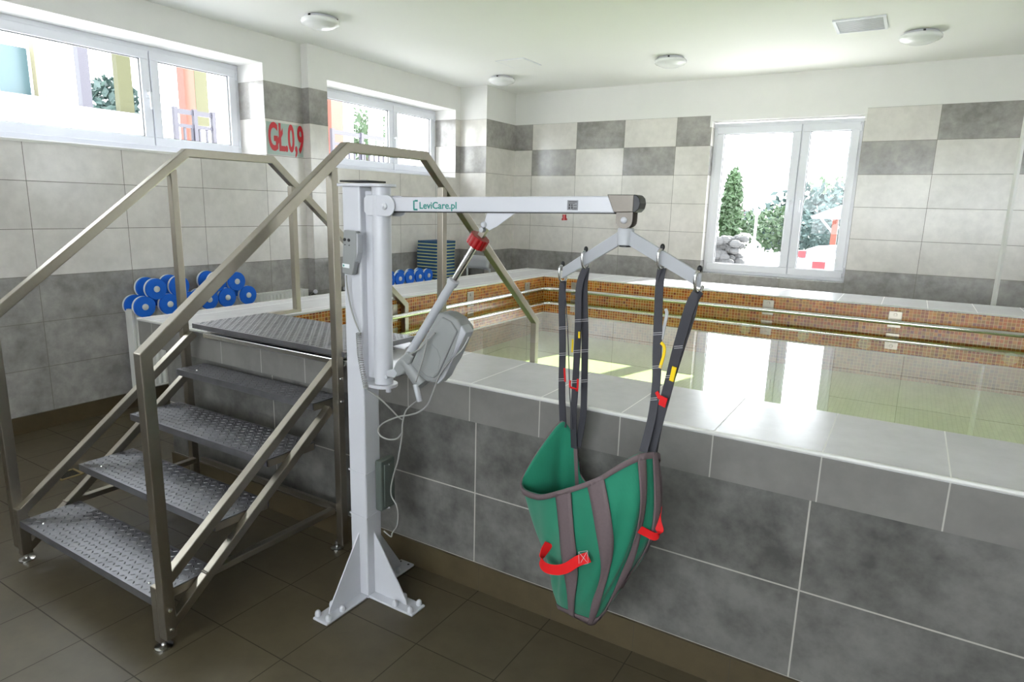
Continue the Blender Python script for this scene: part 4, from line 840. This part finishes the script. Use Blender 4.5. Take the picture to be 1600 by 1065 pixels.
dp = lx(262, 150); tag(MB().cyl((XF, dp.y, 1.55), (XF, dp.y, 7), .09, 12).build('downpipe', 'greyl', smooth='auto'), 'thin grey downpipe seen in the right pane of the large left window', 'pipe')
a, b_ = lx(289, 150), lx(305, 150); tag(MB().box(XF-.2, XF, a.y, b_.y, 1.55, 7).build('column', 'orange'), 'red painted column seen in the right pane of the large left window', 'column')
a, b_ = lx(306, 150, XF-.4), lx(325, 150, XF-.4); tag(MB().box(XF-.5, XF-.4, a.y, b_.y, lx(315, 196, XF-.4).z, 7).build('wall_panel', 'olive'), 'olive wall panel beside the red column outside', 'panel')
def railing(X, xa, xb, yt, yb, label, step=.12):
    a, b_ = lx(xa, yt, X), lx(xb, yt, X); z1 = a.z; z0 = lx(xa, yb, X).z; t = thing('railing', label, 'railing', (X, a.y, z0))
    m_ = MB(); m_.box(X-.02, X+.02, a.y, b_.y, z1-.04, z1+.03); m_.box(X-.02, X+.02, a.y, b_.y, z1-.23, z1-.18); m_.box(X-.015, X+.015, a.y, b_.y, z0, z0+.03); m_.build('rails', 'darkmetal', t)
    m_ = MB(); y = a.y
    while y < b_.y: m_.box(X-.015, X+.015, y, y+.03, z0, z1-.19); y += step
    m_.build('bars', 'darkmetal', t)
    m_ = MB(); [m_.box(X-.03, X+.03, yy-.03, yy+.03, 1.55, z1+.05) for yy in (a.y, (a.y+b_.y)/2, b_.y)]; m_.build('posts', 'darkmetal', t)
railing(-9.5, 273, 332, 172, 222, 'dark metal railing seen in the right pane of the large left window')
railing(-9.0, 519, 606, 205, 256, 'long metal railing seen through the second left window', .13)
a, b_ = lx(518, 190, -10), lx(536, 190, -10); tag(MB().box(-10.2, -10, a.y, b_.y, 1.55, 6.5).build('column', 'orange'), 'red painted column seen in the second left window', 'column')
a, b_ = lx(546, 190, -10), lx(552, 190, -10); tag(MB().box(-10.2, -10, a.y, b_.y, 1.55, 6.5).build('column', 'greyl'), 'slim pale post right of the red column outside', 'column')
for x0, yy, X, r, mt, lab in ((548, 200, -14, 1.0, 'leafl', 'leafy tree behind the posts in the second left window'), (572, 186, -17.5, 1.5, 'leafl', 'light leafy tree in the middle of the second left window')):
    q = lx(x0, yy, X); tree('tree', lab, (q.x, q.y, 1.55), q.z-1.55+r*.6, r, mt, 620, .09, group='trees outside the left windows')
for i, x0 in enumerate((580, 592, 650)):
    a = lx(x0, 190, -12); tag(MB().box(-12.1, -12, a.y, a.y+.14, 1.55, 5.5).build('fence_post', 'greyl'), ['first', 'second', 'last'][i]+' pale post standing beyond the second left window', 'post')
